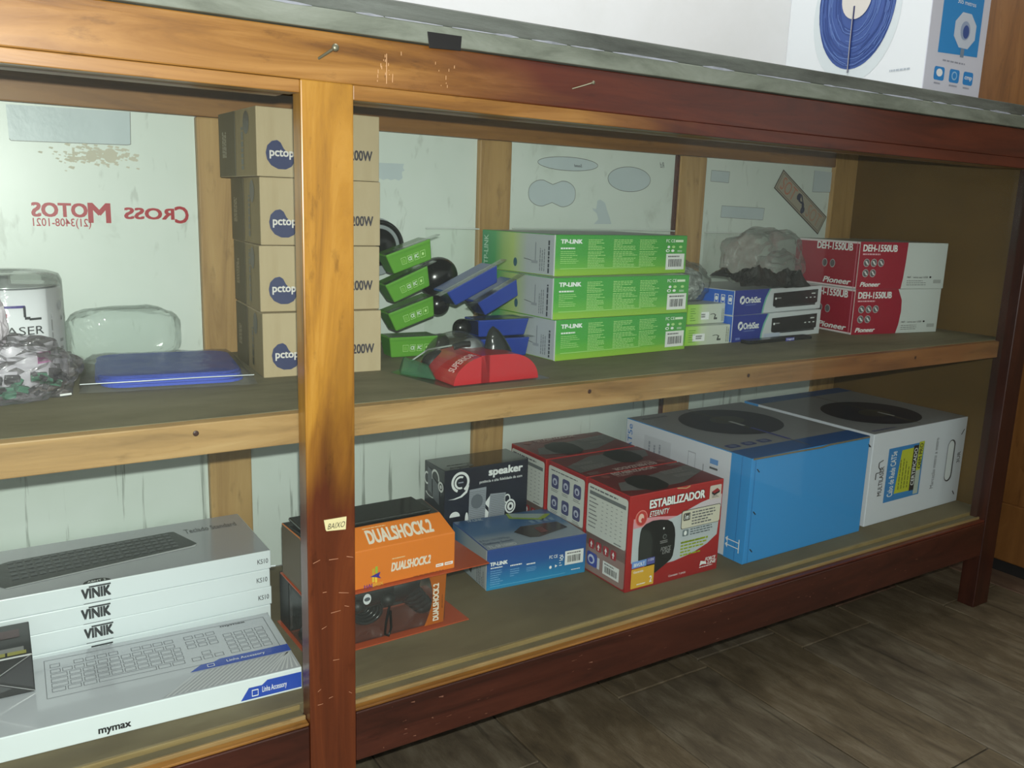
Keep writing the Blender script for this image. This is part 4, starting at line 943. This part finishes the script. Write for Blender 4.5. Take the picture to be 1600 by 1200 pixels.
glab = ['tilted green tray of a headset pack, topmost of four', 'tilted green tray of a headset pack, second from the top', 'tilted green tray of a headset pack, third from the top', 'level green tray of a headset pack standing on the shelf, lowest of four']
for i, (bl, ang, W, Wb) in enumerate(gp):
    cups = []
    if i == 3: cups = [(.094, .03, .016, .016)]
    pack('headset_pack', glab[i], gl_, bl, ang, -.05, W, Wb, .033, .045, (GRN, GRD), True, cups, (-.006, W + .009, .012))
bp = [((.3255, .238, .6650), .44, .096, .080), ((.3775, .236, .6480), .47, .078, .066), ((.3690, .240, .6135), .0, .0935, .084), ((.3700, .238, S + .0003), .0, .0915, .086)]
blab = ['tilted blue tray of a headset pack, topmost of four beside the router boxes', 'tilted blue tray of a headset pack, second from the top', 'level blue tray of a headset pack under the two tilted ones', 'level blue tray of a headset pack on the shelf, behind the red pack']
for i, (bl, ang, W, Wb) in enumerate(bp):
    cups = [[(.037, .120, .020, .035), (.004, .080, -.008, .019)], [], [(-.016, .034, .012, .016)], []][i]
    pack('headset_pack', blab[i], 'blue headset packs by the router boxes', bl, ang, -.02, W, Wb, .028 if i != 3 else .0315, .05, (BLU, BLD), False, cups, (-.022, W + .008, .014))
# grey arc-shaped headset band behind
t = thing('headset_band', 'black headset with grey rim half hidden behind the green packs and brown cartons', 'headset', (.2655, .395, .745))
pts = [(.040 * math.cos(a_), 0, .040 * math.sin(a_)) for a_ in [math.radians(10 * k) for k in range(-4, 20)]]
tube('headband', pts, .004, M_black, t); bm = bmesh.new(); sphere(bm, (0, 0, 0), (.030, .012, .030), 24, 14); link('ear_cup', tome(bm, True), t, (M_black,))
bm = bmesh.new(); bmesh.ops.create_cone(bm, cap_ends=True, segments=40, radius1=.047, radius2=.047, depth=.002, matrix=Matrix.Translation((0, .016, 0)) @ Matrix.Rotation(math.pi / 2, 4, 'X')); link('rim_disc', tome(bm), t, (P(150, 158, 160, .4),))

# red pack
RD = P(178, 34, 42, .28, .5, 0, .4)
t = thing('headset_pack', 'red headset pack with two half round fronts lying on the shelf edge', 'package', (.2177, .0700, S), (0, 0, .03))
bm = bmesh.new(); v = [bm.verts.new(p) for p in ((0, -.004, 0), (.163, -.006, 0), (.163, .045, 0), (.110, .105, 0), (.012, .145, 0), (-.02, .125, 0))]
f_ = bm.faces.new(v); r_ = bmesh.ops.extrude_face_region(bm, geom=[f_]); bmesh.ops.translate(bm, vec=(0, 0, .0014), verts=[q for q in r_['geom'] if isinstance(q, bmesh.types.BMVert)])
link('clear_flange', tome(bm), t, (M_clear,))
def halfdisc(x0, x1, prof, mat, nm):
    bm = bmesh.new(); fr = []; bk = []
    for (u, h_) in prof:
        x = x0 + (x1 - x0) * u; yb_ = .115 - .085 * (x / .15)
        fr.append(bm.verts.new((x, .0, .0016 + h_))); bk.append(bm.verts.new((x + .004, max(yb_, .012), .0016 + h_)))
    n = len(fr); fb = [bm.verts.new((x0, 0, .0016)), bm.verts.new((x1, 0, .0016))]; bb = [bm.verts.new((x0 + .004, max(.115 - .085 * (x0 / .15), .012), .0016)), bm.verts.new((x1 + .004, max(.115 - .085 * (x1 / .15), .012), .0016))]
    F1 = [fb[0]] + [fb[1]] + fr[::-1]; bm.faces.new(F1)
    B1 = [bb[0]] + [bb[1]] + bk[::-1]; bm.faces.new(B1[::-1])
    for k in range(n - 1): bm.faces.new([fr[k], fr[k + 1], bk[k + 1], bk[k]])
    bm.faces.new([fb[0], fr[0], bk[0], bb[0]]); bm.faces.new([fb[1], bb[1], bk[-1], fr[-1]])
    return link(nm, tome(bm), t, (mat,))
H_ = .0375
halfdisc(.010, .066, [(0, .002)] + [(1 - math.cos(k / 10 * math.pi / 2), H_ * math.sin(k / 10 * math.pi / 2)) for k in range(1, 11)], RD, 'red_insert')
halfdisc(.0525, .1475, [(0, H_), (.35, H_), (.5, H_ * .985)] + [(.5 + .5 * math.sin(k / 9 * math.pi / 2), H_ * .985 * math.cos(k / 9 * math.pi / 2)) for k in range(1, 9)] + [(1, .001)], RD, 'red_insert')
bm = bmesh.new(); add_hexa(bm, boxpts(.0655, .069, .003, .05, .0016, .036)); link('dark_slot', tome(bm), t, (M_black,))
# curved lettering over the red shoulder
def arcmap(u, v, e):
    th_ = math.radians(24 + 50 * u); x = .010 + .056 * (1 - math.cos(th_)); z_ = .0016 + H_ * math.sin(th_)
    yb_ = .115 - .085 * (x / .15); return (x - math.cos(th_) * e * 2, .006 + .022 * v, z_ + math.sin(th_) * e * 2 + .0004)
a = Art('lettering', t, arcmap); a.text('SUPERIOR', .0, .1, 1, .8, P(236, 200, 200), 1, .015).done()
def dome(name, c, r, mat, parent, zmin, seg=28):
    bm = bmesh.new(); sphere(bm, c, r, seg, 16, 0, zmin); return link(name, tome(bm, True), parent, (mat,))
dome('clear_dome', (.060, .078, .012), (.052, .046, .050), M_clear, t, .0016)
o = dome('ear_cup', (.080, .072, .032), (.020, .012, .020), P(190, 194, 200, .25, .5, .6), t, .0016)
dome('ear_cup_pad', (.070, .070, .022), (.018, .012, .016), P(40, 30, 170, .3), t, .0016)
tube('microphone', [(.045, .062, .042), (.058, .058, .046), (.068, .056, .046)], .0045, M_black, t)
tube('headset_wire', [(.0, .10, .02), (.02, .09, .036), (.045, .066, .044)], .0012, P(150, 160, 155), t)
dome('dark_bundle', (.036, .090, .016), (.024, .016, .018), M_blackm, t, .0016)
bm = bmesh.new(); n = 14; rings = []
for k in range(8):
    q = k / 7; rad = .021 * (1 - q) ** .6 + .001; rings.append([bm.verts.new((.112 - .010 * q + rad * math.cos(2 * math.pi * j / n), .050 + rad * .7 * math.sin(2 * math.pi * j / n), .034 + .036 * q)) for j in range(n)])
for k in range(7):
    for j in range(n): bm.faces.new([rings[k][j], rings[k][(j + 1) % n], rings[k + 1][(j + 1) % n], rings[k + 1][j]])
link('clear_fin', tome(bm, True), t, (film('smoky_plastic', (150, 156, 152), .25, (70, 76, 72), .12, .2, .6),))
bm = bmesh.new(); add_hexa(bm, [(-.018, .10, .0015), (.006, .04, .0015), (.012, .05, .0015), (-.008, .125, .0015), (-.012, .10, .022), (.000, .06, .020), (.008, .065, .020), (-.002, .122, .024)]); bevel(bm, .003, 3)
link('green_tinted_corner', tome(bm), t, (M_greenclear,))

# ================================================================== CD SPINDLE, BAGS, MOUSE PADS (left bay)
t = thing('disc_spindle', 'large white disc tub with printed wrap and clear lid at the left edge', 'tub', (-.2660, .330, S))
Rw = .0640
lathe('label_wrap', [(.0, .001), (Rw * .98, .001), (Rw, .004), (Rw - .001, .120), (Rw - .0035, .120), (.0, .120)], None, t, 64, (P(232, 232, 238, .3, .5, 0, .3),), None)
lathe('clear_lid', [(Rw + .0012, .001), (Rw + .0016, .006), (Rw, .128), (Rw - .003, .135), (Rw - .012, .138), (.012, .1385), (.010, .136), (.001, .136)], M_clear, t, 64)
lathe('top_disc', [(.001, .1215), (.0585, .1215), (.0585, .1228), (.008, .1228), (.007, .133), (.001, .133)], P(196, 200, 200, .2, .5, .5), t, 48)
cm = lambda ang, v, e: ((Rw + e + .0002) * math.cos(math.radians(ang)), (Rw + e + .0002) * math.sin(math.radians(ang)), v)
a = Art('wrap_print', t, cm)
a.text('MULTILASER', -150, .0665, -56, .0765, P(50, 50, 54), 1, .0)
for k in range(8): a.rect(-118 + k * 5, .099, -113 + k * 5, .1020, P(70, 60, 130), 1)
a.rect(-78, .0990, -74.5, .1020, P(70, 60, 130), 1); a.rect(-76.5, .088, -74.0, .101, P(60, 62, 66), 1).rect(-75.5, .0850, -70, .0882, P(60, 62, 66), 1).rect(-71, .0838, -58, .0865, P(60, 62, 66), 1)
a.rect(-96, .088, -92, .093, P(160, 50, 80), 1)
a.rect(-66, .030, -50, .044, P(196, 50, 160), 1); a.lines(-46, .02, -43, .11, 1, P(170, 170, 174), 1, .5, 3, True, True); a.ell(-28, .098, 4, .006, P(160, 162, 166), 1).ell(-26, .082, 2, .003, P(160, 162, 166), 1).lines(-32, .03, -22, .06, 3, P(170, 172, 176), 1, .4, 4); a.done()

def crumple(name, parent, c, r, mat, seed, amp=.18, zmin=0.0, seg=40, rings=26, freq=2.2, sq=1.0, fine=.28, smooth=False):
    bm = bmesh.new(); vs = sphere(bm, (0, 0, 0), (1, 1, 1), seg, rings)
    for v in vs:
        p = v.co.copy(); n_ = mnoise.noise(p * freq + Vector((seed, 0, 0))) + .5 * mnoise.noise(p * freq * 2.7 + Vector((0, seed, 0))) + fine * abs(mnoise.noise(p * freq * 6 + Vector((0, 0, seed))))
        if sq != 1: p = Vector([math.copysign(abs(q) ** sq, q) for q in p])
        v.co = Vector((c[0] + p.x * r[0] * (1 + amp * n_), c[1] + p.y * r[1] * (1 + amp * n_), max(c[2] + p.z * r[2] * (1 + amp * 1.3 * n_), zmin + .0003)))
    bmesh.ops.remove_doubles(bm, verts=bm.verts, dist=.0002)
    return link(name, tome(bm, smooth), parent, (mat,))
t = thing('parts_bag', 'knotted clear plastic bag of dark green electronic parts in front of the disc tub', 'bag', (-.275, .215, S))
crumple('bag_film', t, (0, 0, .030), (.072, .042, .042), film('parts_bag_film', (248, 246, 248), .09, (220, 210, 222), .12, .8, .9, 60), 3, .22)
Rp = random.Random(9); bm = bmesh.new(); bm2 = bmesh.new()
for k in range(34):
    q = (Rp.uniform(-.05, .05), Rp.uniform(-.022, .022), Rp.uniform(.008, .032)); s_ = Rp.uniform(.004, .010)
    b_ = bm if k % 3 else bm2; M_ = Matrix.Translation(q) @ Matrix.Rotation(Rp.uniform(0, 3), 4, (Rp.random(), Rp.random(), 1))
    g_ = bmesh.ops.create_cube(b_, size=1, matrix=M_ @ Matrix.Diagonal((s_ * 1.8, s_ * .8, s_, 1)))
o = link('dark_parts', tome(bm), t, (P(34, 38, 38, .35),)); o['kind'] = 'stuff'
o = link('green_parts', tome(bm2), t, (P(60, 128, 96, .35),)); o['kind'] = 'stuff'
crumple('bag_neck', t, (-.006, .0, .090), (.010, .008, .026), P(188, 180, 188, .3), 5, .35, .05, 20, 14)
tube('steel_pin', [(.048, -.044, .010), (.060, -.043, .0105)], .0014, P(220, 220, 220, .3), t)

t = thing('mouse_pads', 'blue mouse pads sealed in a clear plastic sleeve, lying flat on the shelf', 'package', (-.1960, .2250, S), (0, 0, -.13))
def pad(z0, dx, dy, nm='mouse_pad'):
    pts = []; W_, D_, r_ = .172, .165, .028
    for cx, cy, t0 in ((W_ - r_, r_, -90), (W_ - r_, D_ - r_, 0), (r_, D_ - r_, 90), (r_, r_, 180)):
        for k in range(7): q = math.radians(t0 + 15 * k); pts.append((.012 + dx + cx + r_ * math.cos(q), .006 + dy + cy + r_ * math.sin(q)))
    bm = bmesh.new(); f_ = bm.faces.new([bm.verts.new((x, y, z0)) for x, y in pts]); e_ = bmesh.ops.extrude_face_region(bm, geom=[f_])
    bmesh.ops.translate(bm, vec=(0, 0, .0034), verts=[q for q in e_['geom'] if isinstance(q, bmesh.types.BMVert)])
    return link(nm, tome(bm), t, (P(46, 78, 200, .7),))
pad(.0015, .006, 0); pad(.0052, 0, .002); pad(.0089, .004, .001); pad(.0126, .002, .003)
bm = bmesh.new(); nx, ny = 26, 20; g_ = []
for j in range(ny + 1):
    row = []
    for i in range(nx + 1):
        u, v_ = i / nx, j / ny; edge = min(u, 1 - u, v_, 1 - v_)
        h_ = .0175 * min(1, edge / .07) ** .7 + .0016 + .0016 * mnoise.noise(Vector((u * 9, v_ * 9, 2))) * (edge > .02)
        row.append(bm.verts.new((-.006 + .208 * u + .002 * mnoise.noise(Vector((v_ * 5, 0, 0))), -.014 + .200 * v_ + .003 * mnoise.noise(Vector((u * 6, 3, 0))), max(h_, .0006))))
    g_.append(row)
for j in range(ny):
    for i in range(nx): bm.faces.new([g_[j][i], g_[j][i + 1], g_[j + 1][i + 1], g_[j + 1][i]])
link('clear_sleeve', tome(bm, True), t, (film('sleeve_film', (252, 252, 253), .07, (220, 226, 232), .10, .4, .45, 45),))
tube('sleeve_seam', [(-.004, -.011, .012), (.06, -.012, .0125), (.13, -.012, .0135), (.198, -.010, .013)], .0006, P(220, 226, 230, .2), t)

t = thing('air_pillow', 'inflated clear plastic pillow lying against the rear panel behind the mouse pads', 'cushion', (-.1200, .408, S))
crumple('pillow_film', t, (0, 0, .041), (.074, .026, .040), film('pillow_film', (250, 252, 251), .07, (224, 234, 228), .12, .3, .45, 16), 8, .04, 0, 40, 26, 2.2, .55)

# ================================================================== CLEAR BAGS ON THE RIGHT STACKS
ztop = S + .0355 + .0365 + .0012
t = thing('bubble_wrap_bag', 'grey bubble wrapped parcel in clear plastic on top of the small lime boxes', 'bag', (.834, .290, ztop))
M_bub = mottled('bubble_wrap', [(.35, (100, 106, 102)), (.5, (150, 156, 152)), (.62, (210, 216, 212))], 60, rough=.25, b=.8, coat=.4)
crumple('wrapped_parcel', t, (0, 0, .030), (.048, .034, .032), M_bub, 12, .16, 0)
crumple('outer_film', t, (.004, 0, .034), (.058, .044, .038), M_bag, 14, .16, 0, 44, 30, 2.2, 1, .12, True)
zo = S + .0500 + .0470 + .0008
t = thing('black_film', 'crumpled sheet of black plastic film draped on the upper receiver box', 'plastic film', (.968, .238, zo + .001))
bm = bmesh.new(); nx, ny = 44, 24; g_ = []
for j in range(ny + 1):
    row = []
    for i in range(nx + 1):
        u, v_ = i / nx, j / ny; p = Vector((u * 3.2, v_ * 2.2, 1.7))
        q = mnoise.noise(p) + .5 * mnoise.noise(p * 2.6) + .3 * abs(mnoise.noise(p * 6))
        x = -.070 + .190 * u + .01 * mnoise.noise(p * 2); y = -.036 + .078 * v_ + .008 * mnoise.noise(p * 1.7 + Vector((5, 0, 0)))
        z_ = .004 + .030 * (.5 + q) * math.sin(math.pi * min(1, .18 + v_ * .8)) + .016 * (1 - u)
        if v_ < .25: z_ *= .25 + v_ * 3
        row.append(bm.verts.new((x, y, max(z_, .0))))
    g_.append(row)
for j in range(ny):
    for i in range(nx): bm.faces.new([g_[j][i], g_[j][i + 1], g_[j + 1][i + 1], g_[j + 1][i]])
link('film_sheet', tome(bm, False), t, (P(34, 33, 31, .35, .5, 0, .2),))
t = thing('clear_bag', 'crumpled clear plastic bag ballooning beside the upper car radio box', 'bag', (1.105, .338, zo + .001))
crumple('bag_film', t, (0, 0, .048), (.112, .036, .062), M_bag, 21, .15, 0, 64, 44, 2.0, .85, .12, True)
crumple('bag_fold', t, (.045, -.004, .030), (.060, .028, .032), M_bag, 33, .22, 0, 44, 30, 2.6, 1, .15, True)

# clear sheets leaning on the rear panels
for (a_, b_, z1, lb) in ((.372, .4785, .775, 'clear plastic sheet leaning on the second white rear panel behind the headset packs'), (.5485, .948, .7775, 'clear plastic sheet leaning on the white rear panel behind the router boxes'), (1.034, 1.250, .775, 'clear plastic sheet leaning on the white rear panel behind the receiver boxes')):
    o = block('clear_sheet', a_, b_, .4395, .4405, S + .0005, z1, M_clearsheet, None, .0003); tago(o, lb, 'plastic sheet')
    t = tube('bright_edge', [(a_, .4400, z1), ((a_ + b_) / 2, .4400, z1 + .0005), (b_, .4400, z1)], .0012, P(224, 230, 226, .2), o)

# ================================================================== CARTON ON THE COUNTERTOP
zc = 1.0345
t, F = carton('cable_carton', 'tall white carton with a blue coil pictured on it, standing on the slate countertop', 'box', 1.2223, .100, zc, 0, .188, .327, .34, {'F': P(206, 210, 222), 'L': P(222, 228, 232), 'T': CW, 'R': CW}, None, .0015)
cm = lambda y, z_, e: (-e, y - .1, z_ - zc)       # side face addressed in metres
a = Art('side_print', t, cm); Cc = (.262, 1.235)
a.poly([(Cc[0] + .10 * math.cos(q), Cc[1] - .02 + .135 * math.sin(q)) for q in [2 * math.pi * k / 40 for k in range(40)]], P(206, 216, 220), 1)
CBL = P(58, 84, 150, .4)
a.poly([(Cc[0] + .088 * math.cos(q), Cc[1] + .129 * math.sin(q)) for q in [2 * math.pi * k / 48 for k in range(48)]][::-1], CBL, 2)
Rk = random.Random(1)
for k in range(46):
    f0 = .42 + .58 * k / 46; c_ = P(*((46, 70, 134) if k % 2 else (88, 116, 178)), .4); a0_ = Rk.uniform(0, 6.28); L_ = Rk.uniform(1.2, 3.4)
    pts = [(Cc[0] + .088 * f0 * math.cos(a0_ + L_ * q / 12), Cc[1] + .129 * f0 * math.sin(a0_ + L_ * q / 12 + .06 * math.sin(q))) for q in range(13)]
    a.strip(pts, .0016, c_, 3 + .03 * k)
a.poly([(Cc[0] + .034 * math.cos(q), Cc[1] + .005 + .040 * math.sin(q)) for q in [2 * math.pi * k / 30 for k in range(30)]][::-1], P(210, 206, 200), 6)
a.poly([(.264, 1.225), (.268, 1.225), (.268, 1.10), (.264, 1.10)], P(30, 40, 100), 7); a.lines(.13, 1.09, .185, 1.097, 1, P(170, 180, 190), 2, .5, 2)
a.done()
tube('coil_tie', [(-.004, .1665, .19), (-.0045, .166, .12), (-.003, .166, .066)], .0008, P(170, 170, 170), t)
fm = lambda x, z_, e: (x - 1.2223, -e, z_ - zc)
a = Art('front_print', t, fm)
a.poly([(1.2563, 1.123), (1.3861, 1.1278), (1.3861, 1.26), (1.2563, 1.26)], P(48, 140, 206), 1)
oc = [(1.335 + .038 * math.cos(math.pi / 8 + math.pi / 4 * k), 1.170 + .034 * math.sin(math.pi / 8 + math.pi / 4 * k)) for k in range(8)]
a.poly(oc, P(196, 208, 222), 2); a.poly([(1.335 + .016 * math.cos(q), 1.170 + .017 * math.sin(q)) for q in [2 * math.pi * k / 20 for k in range(20)]], P(150, 168, 196), 3).poly([(1.337 + .010 * math.cos(q), 1.168 + .012 * math.sin(q)) for q in [2 * math.pi * k / 20 for k in range(20)]], P(62, 88, 150), 4)
a.rect(1.328, 1.122, 1.340, 1.138, P(120, 140, 160), 2)
a.text('305 metros', 1.30, 1.215, 1.36, 1.223, TXT, 2).lines(1.275, 1.108, 1.37, 1.114, 1, P(150, 156, 170), 1, .5, 2)
for k, x in enumerate((1.2525, 1.3020, 1.3485)):
    a.rrect(x, 1.0745, x + .033, 1.0985, P(44, 136, 206), 1, .2).lines(x + .003, 1.066, x + .03, 1.071, 1, P(150, 156, 170), 1, .6, k)
a.ell(1.269, 1.088, .010, .007, TXT, 2).ell(1.318, 1.087, .009, .008, P(150, 196, 230), 2).ell(1.318, 1.087, .006, .0055, P(44, 136, 206), 3).text('cmp', 1.353, 1.082, 1.377, 1.090, TXT, 2, .02)
a.done()
for o in list(bpy.data.objects):
    if '_d' in o: del o['_d']
